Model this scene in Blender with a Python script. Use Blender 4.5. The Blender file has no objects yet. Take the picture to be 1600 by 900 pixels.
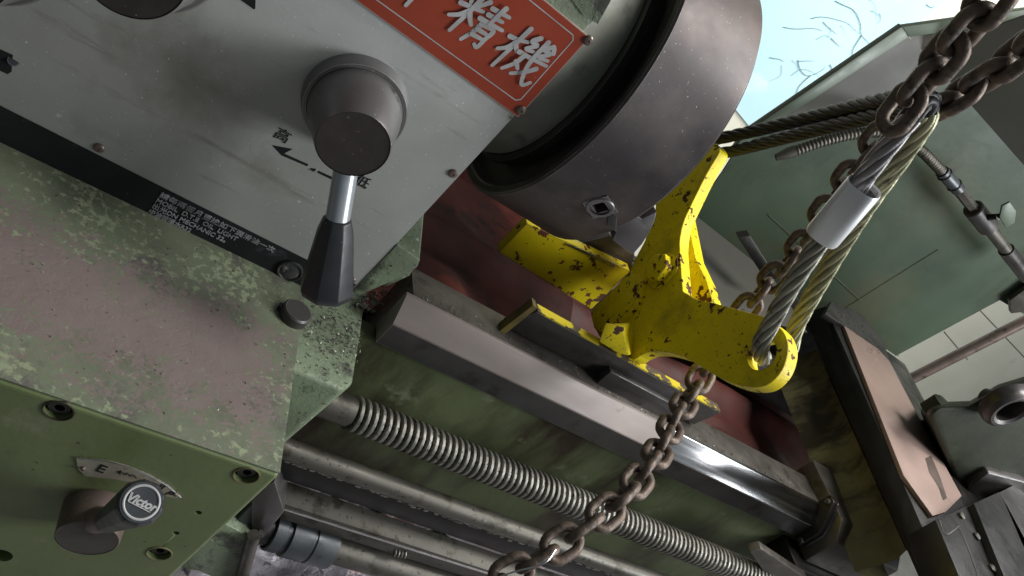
import bpy, bmesh, math, random
from mathutils import Vector, Matrix
from mathutils import noise as mnoise
V = Vector
random.seed(7)
sc = bpy.context.scene
col = sc.collection

# ------------------------------------------------------------------ camera
F = 1244.99                                   # focal length in photo pixels (1600 wide)
AX = V((.758, .4229, .4967)); AY = V((-.1161, -.6618, .7406)); AZ = V((.6419, -.619, -.4526))
CAM = V((-.2556, -.5644, .4532))
def ray(px, py):
    d = V(((px-800)/F, (py-450)/F, 1.))
    return V((AX.dot(d), AY.dot(d), AZ.dot(d)))
def W(px, py, x=None, y=None, z=None):        # measured photo point -> point on a world plane
    r = ray(px, py)
    i, v = (0, x) if x is not None else (1, y) if y is not None else (2, z)
    return CAM + r*((v-CAM[i])/r[i])
def D(px, py, d): return CAM + ray(px, py)*d
def WP(pts, **k): return [W(a, b, **k) for a, b in pts]

cd = bpy.data.cameras.new('camera'); cam = bpy.data.objects.new('camera', cd); col.objects.link(cam)
cd.sensor_width = 36; cd.lens = F/1600*36; cd.clip_start = .01; cd.clip_end = 100
R = Matrix(((AX[0], -AX[1], -AX[2]), (AY[0], -AY[1], -AY[2]), (AZ[0], -AZ[1], -AZ[2])))
cam.matrix_world = Matrix.Translation(CAM) @ R.to_4x4()
sc.camera = cam

# ------------------------------------------------------------------ light
wd = bpy.data.worlds.new('World'); sc.world = wd; wd.use_nodes = True
bg = wd.node_tree.nodes['Background']; bg.inputs[0].default_value = (.82, .93, 1., 1); bg.inputs[1].default_value = .14
def area(name, loc, target, size, power, colr=(1, 1, 1), sy=None):
    l = bpy.data.lights.new(name, 'AREA'); l.energy = power; l.color = colr; l.size = size
    if sy: l.shape = 'RECTANGLE'; l.size_y = sy
    o = bpy.data.objects.new(name, l); col.objects.link(o); o.location = loc
    o.rotation_euler = (V(target)-V(loc)).to_track_quat('-Z', 'Y').to_euler()
    return o
area('workshop_window', (2.13, -1.05, 1.08), (.3, .0, .15), .85, 56, (.95, .98, 1.), .85)
area('roof_light', (1.25, -.1, 1.75), (.4, .1, 0), .9, 50, (1., .98, .94))
area('wall_light', (2.3, .9, 1.7), (2.6, 2.3, .1), 1.0, 46, (.97, 1., 1.))
sc.view_settings.view_transform = 'Standard'; sc.view_settings.look = 'None'
sc.view_settings.exposure = 0; sc.view_settings.gamma = 1
sc.render.engine = 'CYCLES'

# ------------------------------------------------------------------ materials
def mat(name, base, base2=None, rough=.5, rvar=.12, metal=0., s=9., layers=(), bump=.15, bs=120., stretch=(1, 1, 1), edge=None, spec=.5):
    """base/base2 mixed by broad noise; layers = (colour, scale, lo, hi, detail[, metal, rough, stretch]); edge = (colour, radius)"""
    m = bpy.data.materials.new(name); m.use_nodes = True
    nt = m.node_tree; N = nt.nodes; L = nt.links; b = N['Principled BSDF']
    tc = N.new('ShaderNodeTexCoord')
    def noise(scale, detail=4., st=(1, 1, 1), off=0., rg=.55):
        mp = N.new('ShaderNodeMapping'); mp.inputs['Scale'].default_value = st; mp.inputs['Location'].default_value = (off, off*.7, off*1.3)
        L.new(tc.outputs['Object'], mp.inputs[0])
        n = N.new('ShaderNodeTexNoise'); n.inputs['Scale'].default_value = scale; n.inputs['Detail'].default_value = detail; n.inputs['Roughness'].default_value = rg
        L.new(mp.outputs[0], n.inputs[0]); return n.outputs['Fac']
    def rng(sock, lo, hi, a=0., c=1.):
        r = N.new('ShaderNodeMapRange'); r.inputs[1].default_value = lo; r.inputs[2].default_value = hi; r.inputs[3].default_value = a; r.inputs[4].default_value = c
        L.new(sock, r.inputs[0]); return r.outputs[0]
    def mix(f, a, c):
        x = N.new('ShaderNodeMix'); x.data_type = 'RGBA'; L.new(f, x.inputs[0])
        for k, v in ((6, a), (7, c)):
            if isinstance(v, (tuple, list)): x.inputs[k].default_value = (*v[:3], 1)
            else: L.new(v, x.inputs[k])
        return x.outputs[2]
    def fmix(f, a, c):
        x = N.new('ShaderNodeMix'); L.new(f, x.inputs[0])
        for k, v in ((2, a), (3, c)):
            if isinstance(v, (int, float)): x.inputs[k].default_value = v
            else: L.new(v, x.inputs[k])
        return x.outputs[0]
    c = mix(rng(noise(s, 6, stretch), .35, .65), base, base2 or tuple(v*.72 for v in base))
    r = rng(noise(s*3, 5, stretch, 3.), .3, .7, max(.05, rough-rvar), min(1, rough+rvar)); me = None
    h = noise(bs, 4, stretch, 5.)
    hs = h
    for i, ly in enumerate(layers):
        lc, ls, lo, hi, dt = ly[:5]
        nz_ = noise(ls, dt, ly[7] if len(ly) > 7 and ly[7] else (1, 1, 1), 11.+7*i, .62)
        if len(ly) > 8:
            ad_ = N.new('ShaderNodeMath'); ad_.operation = 'MULTIPLY_ADD'; L.new(rng(noise(ly[8][0], 3, off=31.+i), .3, .7, -.5, .5), ad_.inputs[0]); ad_.inputs[1].default_value = ly[8][1]; L.new(nz_, ad_.inputs[2]); nz_ = ad_.outputs[0]
        f = rng(nz_, lo, hi)
        c = mix(f, c, lc)
        if len(ly) > 5 and ly[5] is not None: me = fmix(f, metal if me is None else me, ly[5])
        if len(ly) > 6 and ly[6] is not None: r = fmix(f, r, ly[6])
        hs = fmix(f, hs, rng(h, 0, 1, -.6, .1))
    if edge:
        bv = N.new('ShaderNodeBevel'); bv.samples = 4; bv.inputs[0].default_value = edge[1]
        ge = N.new('ShaderNodeNewGeometry'); dp = N.new('ShaderNodeVectorMath'); dp.operation = 'DOT_PRODUCT'
        L.new(bv.outputs[0], dp.inputs[0]); L.new(ge.outputs['Normal'], dp.inputs[1])
        ad = N.new('ShaderNodeMath'); ad.operation = 'ADD'; L.new(dp.outputs['Value'], ad.inputs[0]); L.new(rng(noise(60, 5, off=2.), .3, .7, .0, .10), ad.inputs[1])
        f = rng(ad.outputs[0], .995, .94); c = mix(f, c, edge[0])
    L.new(c, b.inputs['Base Color']); L.new(r, b.inputs['Roughness'])
    if me is not None: L.new(me, b.inputs['Metallic'])
    else: b.inputs['Metallic'].default_value = metal
    b.inputs['Specular IOR Level'].default_value = spec
    if bump:
        bn = N.new('ShaderNodeBump'); bn.inputs['Strength'].default_value = bump; bn.inputs['Distance'].default_value = .002
        L.new(hs, bn.inputs['Height']); L.new(bn.outputs[0], b.inputs['Normal'])
    return m
M = {}
M['panel'] = mat('panel_metal', (.45, .46, .45), (.33, .335, .315), .42, .1, .35, 5, [
    ((.17, .165, .12), 6, .52, .74, 6), ((.22, .22, .19), 22, .6, .72, 6, None, None, (.35, 1, 2.5)), ((.66, .68, .68), 380, .675, .72, 2), ((.10, .10, .085), 26, .68, .74, 5), ((.5, .52, .53), 110, .72, .76, 3)], .05, 200)
M['ink'] = mat('black_ink', (.010, .011, .012), (.016, .017, .018), .55, .1, 0, 20, [((.06, .065, .07), 45, .62, .75, 6), ((.2, .2, .2), 400, .71, .74, 3)], .05, spec=.2)
M['white_ink'] = mat('white_ink', (.46, .46, .46), (.33, .33, .33), .5, s=60, bump=0)
M['grey_ink'] = mat('grey_ink', (.30, .31, .32), (.12, .125, .13), .5, s=60, bump=0)
M['red_sign'] = mat('red_enamel', (.33, .055, .027), (.26, .042, .022), .33, .08, 0, 8, [((.5, .2, .14), 90, .70, .75, 4), ((.12, .03, .02), 14, .66, .8, 5)], .04, edge=((.5, .42, .38), .0012))
M['green'] = mat('green_machine_paint', (.125, .158, .065), (.095, .125, .048), .5, .12, 0, 6, [
    ((.06, .058, .025), 9, .53, .72, 6), ((.16, .175, .10), 20, .6, .72, 6), ((.02, .022, .015), 70, .69, .72, 4)], .12, 150, edge=((.24, .27, .17), .0008))
M['green_dirty'] = mat('dirty_green_paint', (.17, .215, .135), (.11, .135, .085), .55, .12, 0, 12, [
    ((.05, .055, .04), 28, .56, .66, 6), ((.34, .38, .3), 170, .64, .68, 5), ((.03, .032, .025), 260, .63, .67, 4)], .35, 220, edge=((.4, .42, .36), .001))
M['boss'] = mat('dirty_grey_casting', (.22, .225, .195), (.15, .155, .125), .5, .12, .2, 10, [((.06, .06, .045), 20, .58, .7, 6), ((.4, .4, .38), 420, .7, .74, 2)], .15)
M['olive'] = mat('oily_olive_paint', (.17, .155, .075), (.08, .07, .036), .5, .12, 0, 8, [((.03, .024, .014), 11, .46, .60, 6, None, None, (1, 1.6, .5)), ((.2, .22, .09), 7, .58, .72, 5)], .3, spec=.25)
M['bedgreen'] = mat('oil_streaked_green_paint', (.125, .15, .072), (.085, .105, .045), .5, .12, 0, 8, [
    ((.03, .021, .012), 9, .44, .64, 7, None, .4, (1.4, 1, .5)), ((.17, .19, .11), 24, .62, .72, 5)], .15)
M['chuck'] = mat('blued_chuck_steel', (.078, .068, .069), (.05, .045, .05), .5, .06, .5, 7, [
    ((.15, .118, .106), 7, .44, .7, 5), ((.04, .036, .036), 16, .56, .75, 6), ((.5, .48, .48), 500, .72, .75, 2)], .03, 300, edge=((.35, .33, .33), .0012))
M['dark'] = mat('oily_dark_steel', (.035, .033, .032), (.022, .021, .02), .4, .12, .6, 14, [((.09, .085, .08), 50, .66, .74, 5)], .1, edge=((.16, .15, .14), .0008))
M['dark2'] = mat('dark_grey_steel', (.085, .08, .078), (.055, .05, .05), .42, .12, .5, 12, [((.03, .026, .022), 18, .55, .7, 6)], .1, 180, edge=((.3, .28, .27), .0012))
M['black_hole'] = mat('black_void', (.006, .006, .006), rough=.7, bump=0)
M['way'] = mat('ground_way_steel', (.24, .20, .185), (.18, .15, .137), .52, .06, .15, 16, [((.12, .1, .09), 40, .66, .74, 5), ((.2, .15, .12), 9, .6, .75, 6)], .04, 220, (.25, 1, 1), edge=((.5, .46, .44), .001))
M['polish'] = mat('polished_way_steel', (.55, .55, .56), (.42, .42, .43), .2, .05, 1., 60, [((.12, .11, .1), 40, .66, .76, 4, None, None, (.1, 1, 1))], .02, 300, (.04, 1, 1))
M['jaw'] = mat('ground_jaw_steel', (.2, .185, .19), (.14, .13, .135), .4, .08, .7, 20, [((.1, .09, .085), 40, .66, .74, 5)], .05, edge=((.45, .43, .42), .001))
M['plate'] = mat('tarnished_plate', (.34, .32, .25), (.24, .22, .17), .4, .1, .4, 40, [((.12, .1, .06), 60, .6, .72, 5)], .05)
M['hubface'] = mat('dark_hub_face', (.06, .05, .048), (.035, .03, .029), .42, .1, .4, 30, [((.2, .17, .15), 40, .64, .72, 5), ((.4, .38, .36), 300, .7, .73, 3)], .06)
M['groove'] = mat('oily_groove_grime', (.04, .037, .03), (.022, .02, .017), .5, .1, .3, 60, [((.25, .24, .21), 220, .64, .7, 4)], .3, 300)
M['red_shaded'] = mat('shaded_red_paint', (.045, .015, .013), (.022, .011, .010), .75, .1, 0, 9, [((.10, .026, .02), 8, .52, .7, 6), ((.012, .009, .008), 14, .56, .68, 6), ((.2, .17, .15), 260, .72, .75, 3)], .4, 60, spec=.08)  # darker copy of the casting red: shade under the headstock put into the colour
M['grime'] = mat('dried_oil_grime', (.14, .13, .095), (.22, .21, .17), .6, .1, 0, 60, [((.05, .046, .034), 120, .54, .62, 5)], .3, 300)
M['flat'] = mat('oily_bed_steel', (.15, .135, .12), (.1, .09, .08), .42, .1, .6, 14, [((.05, .042, .036), 25, .55, .7, 6)], .12, edge=((.3, .27, .25), .001))
M['bright'] = mat('bright_bare_steel', (.55, .55, .55), (.4, .4, .4), .3, .08, 1., 20, bump=.04)
M['screw'] = mat('oily_thread_steel', (.25, .24, .215), (.15, .145, .125), .48, .1, .65, 25, [((.05, .046, .038), 140, .58, .64, 5, .3, .6), ((.5, .49, .46), 300, .68, .72, 3)], .25, 300)
M['rod'] = mat('oily_grey_rod', (.11, .103, .087), (.06, .056, .047), .48, .1, .55, 18, [((.045, .042, .03), 40, .54, .64, 7), ((.03, .028, .024), 180, .62, .66, 4)], .08, 160, (.3, 1, 1))
M['plastic'] = mat('black_plastic', (.022, .023, .027), (.016, .017, .02), .42, .08, 0, 20, [((.3, .3, .3), 600, .73, .76, 2)], .05, edge=((.09, .095, .11), .0015))
M['brown'] = mat('brown_stained_steel', (.19, .14, .118), (.12, .09, .076), .42, .1, .4, 14, [((.3, .28, .26), 450, .70, .74, 2), ((.03, .026, .024), 22, .56, .7, 5)], .06)
M['drum'] = mat('hub_grey_steel', (.21, .205, .205), (.15, .145, .145), .4, .08, .5, 14, [((.5, .48, .46), 380, .70, .74, 3), ((.05, .045, .04), 40, .66, .72, 4)], .06, edge=((.45, .44, .43), .001))
M['shaft'] = mat('lever_chrome_shaft', (.42, .45, .48), (.34, .37, .4), .33, .06, .5, 20, bump=.02)
M['yellow'] = mat('chipped_yellow_paint', (.86, .70, .004), (.72, .56, .004), .5, .1, 0, 10, [
    ((.20, .14, .012), 11, .52, .76, 7), ((.085, .03, .014), 80, .63, .645, 5, None, .8, None, (16, .22)), ((.07, .03, .018), 30, .65, .665, 7, None, .8, None, (11, .14)), ((.30, .22, .02), 300, .62, .66, 4)], .12, 120, edge=((.12, .08, .025), .0016), spec=.35)
M['yellow_worn'] = mat('worn_yellow_edge', (.62, .5, .01), (.5, .4, .01), .5, .1, 0, 10, [((.10, .075, .055), 38, .49, .52, 6, .4, .5)], .1)
M['yellow_dark'] = mat('dark_yellow_paint', (.17, .13, .03), (.09, .065, .025), .5, .1, 0, 30, [((.045, .03, .018), 50, .52, .6, 5)], .15)
M['yellow_rust'] = mat('rust_spotted_yellow_paint', (.70, .57, .008), (.6, .48, .006), .45, .1, 0, 10, [
    ((.12, .035, .013), 70, .60, .615, 5, None, .8, None, (20, .18)), ((.09, .045, .02), 36, .63, .645, 7, None, .8, None, (14, .14))], .12, 120, edge=((.09, .06, .035), .004), spec=.35)
M['red'] = mat('oily_red_casting_paint', (.10, .028, .023), (.04, .013, .011), .6, .1, 0, 7, [
    ((.022, .015, .014), 6, .5, .68, 6, None, .35), ((.25, .22, .2), 240, .72, .75, 4)], .15, spec=.2)
M['rope'] = mat('greasy_wire_rope', (.30, .29, .24), (.2, .195, .16), .42, .1, .55, 30, [((.05, .045, .035), 50, .58, .7, 5)], .2, 400)
M['rope_grey'] = mat('grey_wire_rope', (.29, .28, .285), (.2, .19, .195), .42, .1, .6, 30, [((.05, .045, .04), 50, .58, .7, 5)], .2, 400)
M['rope_dark'] = mat('dark_wire_rope', (.034, .034, .038), (.022, .022, .025), .5, .1, .4, 30, bump=.2, bs=400)
M['rope_green'] = mat('yellow_greased_wire_rope', (.31, .30, .185), (.2, .195, .12), .42, .1, .5, 30, [((.06, .05, .03), 50, .58, .7, 5)], .2, 400)
M['chain'] = mat('rusty_chain_steel', (.165, .122, .098), (.088, .064, .05), .52, .12, .45, 60, [((.15, .08, .045), 45, .56, .7, 5), ((.03, .026, .023), 50, .55, .68, 5), ((.3, .28, .26), 90, .66, .74, 3)], .2, 260)
M['alu'] = mat('aluminium_ferrule', (.82, .83, .85), (.72, .73, .75), .36, .08, .45, 16, [((.3, .3, .3), 60, .7, .76, 4)], .06, 90, (1, 1, .3))
M['guard'] = mat('green_sheet_paint', (.054, .080, .052), (.043, .064, .042), .45, .1, 0, 4, [((.075, .082, .052), 4, .48, .72, 5), ((.03, .032, .022), 9, .56, .74, 6, None, .6, (1, 1, .4)), ((.13, .14, .11), 130, .71, .74, 4), ((.02, .022, .018), 60, .70, .73, 4)], .35, 9, spec=.25)
M['guard2'] = mat('olive_grey_sheet_paint', (.075, .072, .062), (.06, .06, .05), .5, .08, 0, 4, bump=.04)
M['guard_edge'] = mat('pale_green_flange_paint', (.095, .125, .09), (.075, .10, .07), .45, bump=.04)
M['pink'] = mat('worn_primer_plate', (.34, .24, .205), (.28, .2, .17), .5, .1, .15, 6, [((.11, .08, .068), 14, .63, .75, 6), ((.4, .33, .3), 80, .68, .73, 3)], .06)
M['cream'] = mat('cream_wall_paint', (.80, .78, .66), (.72, .70, .58), .7, .1, 0, 3, [((.38, .36, .28), 8, .66, .8, 6)], .05)
M['blue'] = mat('pale_blue_wall_paint', (.56, .80, .86), (.50, .75, .83), .7, .1, 0, 2.2, [((.78, .84, .85), 5, .58, .75, 5), ((.3, .4, .42), 40, .74, .78, 5)], .05)
M['cobweb'] = mat('cobweb_grey', (.2, .24, .26), rough=.9, bump=0)
M['tray'] = mat('chip_sludge', (.34, .31, .34), (.22, .2, .22), .45, .15, .2, 14, [((.03, .026, .026), 45, .54, .64, 6), ((.3, .17, .16), 8, .62, .66, 5), ((.42, .36, .35), 400, .68, .72, 3)], .6, 160)
M['collar'] = mat('blue_grey_collar', (.075, .083, .09), (.045, .05, .055), .4, .1, .4, 16, [((.03, .03, .03), 40, .6, .7, 5)], .08)
M['swarf'] = mat('grey_swarf', (.33, .32, .29), (.14, .135, .12), .4, .15, .7, 40, bump=0)
M['floor'] = mat('grey_concrete', (.3, .29, .27), rough=.8)
M['glass'] = mat('dirty_glass', (.05, .05, .05), (.03, .03, .03), .12, .05, 0, 30, [((.35, .35, .34), 90, .58, .66, 4, None, .6)], .1)
M['tailgreen'] = mat('grey_green_casting_paint', (.036, .043, .028), (.024, .027, .02), .6, .12, 0, 7, [((.016, .014, .013), 8, .5, .68, 6), ((.10, .075, .07), 14, .64, .74, 6), ((.2, .21, .19), 240, .71, .75, 4)], .3, 40, spec=.2)

def ledge_material():                              # green paint worn through to pinkish primer along the middle of the ledge
    m = mat('worn_ledge_paint', (.145, .170, .108), (.095, .108, .072), .5, .12, 0, 14, [
        ((.09, .085, .075), 24, .54, .64, 6), ((.215, .25, .155), 150, .55, .63, 8, None, None, None, (14, .22)), ((.03, .03, .025), 90, .72, .74, 3)], .18, 150)
    nt = m.node_tree; N = nt.nodes; L = nt.links; b = N['Principled BSDF']
    src = b.inputs['Base Color'].links[0].from_socket
    tc = N.new('ShaderNodeTexCoord'); sx = N.new('ShaderNodeSeparateXYZ'); L.new(tc.outputs['Object'], sx.inputs[0])
    def nz(sc_, dt, off):
        mp = N.new('ShaderNodeMapping'); mp.inputs['Location'].default_value = (off, off, off); L.new(tc.outputs['Object'], mp.inputs[0])
        n = N.new('ShaderNodeTexNoise'); n.inputs['Scale'].default_value = sc_; n.inputs['Detail'].default_value = dt; n.inputs['Roughness'].default_value = .68
        L.new(mp.outputs[0], n.inputs[0]); return n.outputs['Fac']
    def math_(op, a, c):
        x = N.new('ShaderNodeMath'); x.operation = op
        for k, v in enumerate((a, c)):
            if isinstance(v, (int, float)): x.inputs[k].default_value = v
            else: L.new(v, x.inputs[k])
        return x.outputs[0]
    # distance (m) inside the worn patch: |y - yc| against its half width, and the right-hand end
    dy = math_('SUBTRACT', .066, math_('ABSOLUTE', math_('ADD', sx.outputs[1], .024), 0))
    dx = math_('SUBTRACT', .350, sx.outputs[0])
    d = math_('MINIMUM', dy, dx)
    d = math_('ADD', d, math_('MULTIPLY', math_('SUBTRACT', nz(60, 9, 2.), .5), .20))
    d = math_('ADD', d, math_('MULTIPLY', math_('SUBTRACT', nz(7, 3, 4.), .5), .07)); d = math_('ADD', d, math_('MULTIPLY', math_('SUBTRACT', nz(300, 5, 14.), .5), .20))
    r = N.new('ShaderNodeMapRange'); r.inputs[1].default_value = 0.; r.inputs[2].default_value = .03; L.new(d, r.inputs[0])
    pk = N.new('ShaderNodeMix'); pk.data_type = 'RGBA'; pk.inputs[6].default_value = (.19, .142, .135, 1); pk.inputs[7].default_value = (.125, .10, .092, 1); L.new(nz(9, 6, 9.), pk.inputs[0])
    x = N.new('ShaderNodeMix'); x.data_type = 'RGBA'; L.new(r.outputs[0], x.inputs[0]); L.new(src, x.inputs[6]); L.new(pk.outputs[2], x.inputs[7])
    L.new(x.outputs[2], b.inputs['Base Color'])
    return m
M['ledge'] = ledge_material()

# ------------------------------------------------------------------ mesh helpers
class MB:
    def __init__(s): s.bm = bmesh.new()
    def prism(s, pts, ext):
        a = [s.bm.verts.new(p) for p in pts]; c = [s.bm.verts.new(V(p)+V(ext)) for p in pts]; n = len(a)
        s.bm.faces.new(a); s.bm.faces.new(c[::-1])
        for i in range(n): s.bm.faces.new((a[(i+1) % n], a[i], c[i], c[(i+1) % n]))
        return s
    def loft(s, a, c):                             # two matching outlines
        va = [s.bm.verts.new(p) for p in a]; vc = [s.bm.verts.new(p) for p in c]; n = len(a)
        s.bm.faces.new(va); s.bm.faces.new(vc[::-1])
        for i in range(n): s.bm.faces.new((va[(i+1) % n], va[i], vc[i], vc[(i+1) % n]))
        return s
    def box(s, lo, hi):
        (x0, y0, z0), (x1, y1, z1) = lo, hi
        return s.prism([(x0, y0, z0), (x1, y0, z0), (x1, y1, z0), (x0, y1, z0)], (0, 0, z1-z0))
    def obox(s, c, ax, ay, az):                    # oriented box, half-axes
        c, ax, ay, az = map(V, (c, ax, ay, az))
        return s.prism([c-ax-ay-az, c+ax-ay-az, c+ax+ay-az, c-ax+ay-az], az*2)
    def lathe(s, o, d, prof, seg=48, a0=0, flat=False):   # prof = [(t, r)]; r == 0 closes
        o = V(o); d = V(d).normalized(); u = d.orthogonal().normalized(); w = d.cross(u); rings = []
        for t, r in prof:
            if r <= 1e-7: rings.append([s.bm.verts.new(o+d*t)])
            else: rings.append([s.bm.verts.new(o+d*t+(u*math.cos(a0+k*math.tau/seg)+w*math.sin(a0+k*math.tau/seg))*r) for k in range(seg)])
        for a, c in zip(rings, rings[1:]):
            for k in range(seg):
                j = (k+1) % seg
                if len(a) == 1 and len(c) == 1: continue
                if len(a) == 1: s.bm.faces.new((a[0], c[k], c[j]))
                elif len(c) == 1: s.bm.faces.new((a[k], c[0], a[j]))
                else: s.bm.faces.new((a[k], c[k], c[j], a[j]))
        return s
    def cyl(s, p0, p1, r0, r1=None, seg=32, bev=0., a0=0):
        p0, p1 = V(p0), V(p1); L_ = (p1-p0).length; r1 = r0 if r1 is None else r1
        pr = [(0, 0), (0, r0-bev), (bev, r0), (L_-bev, r1), (L_, r1-bev), (L_, 0)] if bev else [(0, 0), (0, r0), (L_, r1), (L_, 0)]
        return s.lathe(p0, p1-p0, pr, seg, a0)
    def tube(s, path, r, seg=10, closed=False, caps=True):
        path = [V(p) for p in path]; n = len(path); rings = []; nrm = None
        for i in range(n):
            t = (path[(i+1) % n]-path[i-1]) if closed else (path[min(i+1, n-1)]-path[max(i-1, 0)])
            t.normalize()
            if nrm is None: nrm = t.orthogonal().normalized()
            nrm = (nrm-t*nrm.dot(t)).normalized(); b = t.cross(nrm)
            rr = r[i] if isinstance(r, (list, tuple)) else r
            rings.append([s.bm.verts.new(path[i]+(nrm*math.cos(k*math.tau/seg)+b*math.sin(k*math.tau/seg))*rr) for k in range(seg)])
        pairs = list(zip(rings, rings[1:]))
        if closed:                                  # match the twist on the closing ring
            last, first = rings[-1], rings[0]
            j = min(range(seg), key=lambda q: (first[q].co-last[0].co).length); pairs.append((last, first[j:]+first[:j]))
        for a, c in pairs:
            for k in range(seg): s.bm.faces.new((a[k], a[(k+1) % seg], c[(k+1) % seg], c[k]))
        if caps and not closed: s.bm.faces.new(rings[0][::-1]); s.bm.faces.new(rings[-1])
        return s
    def torus(s, c, d, R_, r, seg=40, ms=10):
        d = V(d).normalized(); u = d.orthogonal().normalized(); w = d.cross(u)
        return s.tube([V(c)+(u*math.cos(k*math.tau/seg)+w*math.sin(k*math.tau/seg))*R_ for k in range(seg)], r, ms, True)
    def sheet(s, pts): s.bm.faces.new([s.bm.verts.new(p) for p in pts]); return s
    def mesh(s, name, origin=V(), bevel=0, ang=32, seg=2):
        bm = s.bm
        if not bm.verts: pass
        bmesh.ops.recalc_face_normals(bm, faces=bm.faces)
        if bevel:
            es = [e for e in bm.edges if len(e.link_faces) == 2 and e.calc_face_angle(0) > math.radians(ang)]
            bmesh.ops.bevel(bm, geom=es, offset=bevel, segments=seg, profile=.5, affect='EDGES', clamp_overlap=True)
        for f in bm.faces: f.smooth = True
        for e in bm.edges: e.smooth = not (len(e.link_faces) == 2 and e.calc_face_angle(0) > math.radians(ang))
        bmesh.ops.translate(bm, verts=bm.verts, vec=-V(origin))
        me = bpy.data.meshes.new(name); bm.to_mesh(me); bm.free(); return me
    def build(s, name, m, parent=None, bevel=0, ang=32, seg=2):
        o = V()
        p = parent
        if p is not None: o = org[p.name]
        else:
            xs = [v.co for v in s.bm.verts]; o = V(((min(v.x for v in xs)+max(v.x for v in xs))/2, (min(v.y for v in xs)+max(v.y for v in xs))/2, min(v.z for v in xs)))
        me = s.mesh(name, o, bevel, ang, seg); me.materials.append(M[m] if isinstance(m, str) else m)
        ob = bpy.data.objects.new(name, me); col.objects.link(ob)
        if p is not None: ob.parent = p
        else: ob.location = o
        org[ob.name] = o; return ob
org = {}
def thing(name, label, cat, loc, group=None):
    o = bpy.data.objects.new(name, None); col.objects.link(o); o.location = loc; o.empty_display_size = .02; org[o.name] = V(loc)
    return tag(o, label, cat, group)
def tag(o, label, cat, group=None, kind=None):
    if label: o['label'] = label
    if cat: o['category'] = cat
    if group: o['group'] = group
    if kind: o['kind'] = kind
    return o
def lab(o, t): o['label'] = t; return o
def cut(ob, cutters, ang=0):                                # boolean, applied to the mesh
    tmp = []
    for me in cutters:
        c = bpy.data.objects.new('cutter', me); col.objects.link(c); c.location = ob.matrix_world.translation if ob.parent is None else ob.parent.location
        md = ob.modifiers.new('b', 'BOOLEAN'); md.operation = 'DIFFERENCE'; md.object = c; md.solver = 'EXACT'; tmp.append(c)
    bpy.context.view_layer.update(); dg = bpy.context.evaluated_depsgraph_get()
    me = bpy.data.meshes.new_from_object(ob.evaluated_get(dg)); ob.modifiers.clear(); ob.data = me
    for p in me.polygons: p.use_smooth = True if ang else p.area < 6e-5
    if ang: me.set_sharp_from_angle(angle=math.radians(ang))
    for c in tmp: bpy.data.objects.remove(c)
def text(body, size, pos, right, up, m, parent, name='lettering', bold=0., ext=.0002, align='LEFT', sx=1., shear=0, space=1.):
    c = bpy.data.curves.new('t', 'FONT'); c.body = body; c.size = size; c.offset = bold; c.extrude = ext; c.align_x = align; c.align_y = 'CENTER'; c.shear = shear; c.resolution_u = 3; c.space_character = space
    o = bpy.data.objects.new('t', c); col.objects.link(o); bpy.context.view_layer.update()
    me = bpy.data.meshes.new_from_object(o.evaluated_get(bpy.context.evaluated_depsgraph_get())); bpy.data.objects.remove(o)
    right, up = V(right).normalized(), V(up).normalized(); nn = right.cross(up); og = org[parent.name]
    for v in me.vertices: x, y, z = v.co; v.co = V(pos)-og+right*x*sx+up*y+nn*z
    me.materials.clear(); me.materials.append(M[m]); ob = bpy.data.objects.new(name, me); col.objects.link(ob); ob.parent = parent; org[ob.name] = og
    return ob
def ribbon(mb, pts, w, nn, lift):                     # flat brush stroke with round ends, w = width or list
    pts = [V(p) for p in pts]
    P = []
    n = len(pts)
    for i in range(n-1):                               # Catmull-Rom
        a, b, c, d = pts[max(i-1, 0)], pts[i], pts[i+1], pts[min(i+2, n-1)]
        for k in range(6):
            t = k/6; P.append(.5*((2*b)+(c-a)*t+(2*a-5*b+4*c-d)*t*t+(3*b-a-3*c+d)*t**3))
    P.append(pts[-1]); n = len(P); nn = V(nn)
    ws = [w[0]+(w[1]-w[0])*i/(n-1) if isinstance(w, tuple) else w for i in range(n)]
    Lf, Rt = [], []
    for i in range(n):
        t = (P[min(i+1, n-1)]-P[max(i-1, 0)]).normalized(); s = nn.cross(t)
        Lf.append(P[i]+s*ws[i]/2); Rt.append(P[i]-s*ws[i]/2)
    t0 = (P[1]-P[0]).normalized(); t1 = (P[-1]-P[-2]).normalized()
    cap1 = [P[-1]+(nn.cross(t1)*math.cos(a)+t1*math.sin(a))*ws[-1]/2 for a in [math.pi*k/6 for k in range(1, 6)]]
    cap0 = [P[0]+(-nn.cross(t0)*math.cos(a)-t0*math.sin(a))*ws[0]/2 for a in [math.pi*k/6 for k in range(1, 6)]]
    up = nn*lift
    vl = [mb.bm.verts.new(p+up+nn*(i*3e-6)) for i, p in enumerate(Lf)]; vr = [mb.bm.verts.new(p+up+nn*(i*3e-6)) for i, p in enumerate(Rt)]; ue = up+nn*(n*3e-6)
    for i in range(n-1): mb.bm.faces.new((vl[i], vl[i+1], vr[i+1], vr[i]))
    mb.bm.faces.new([vl[-1]]+[mb.bm.verts.new(p+ue) for p in cap1]+[vr[-1]]); mb.bm.faces.new([vr[0]]+[mb.bm.verts.new(p+up) for p in cap0]+[vl[0]])
def smooth_path(pts, n=8):
    pts = [V(p) for p in pts]; P = []
    for i in range(len(pts)-1):
        a, b, c, d = pts[max(i-1, 0)], pts[i], pts[i+1], pts[min(i+2, len(pts)-1)]
        for k in range(n):
            t = k/n; P.append(.5*((2*b)+(c-a)*t+(2*a-5*b+4*c-d)*t*t+(3*b-a-3*c+d)*t**3))
    P.append(pts[-1]); return P
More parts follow.
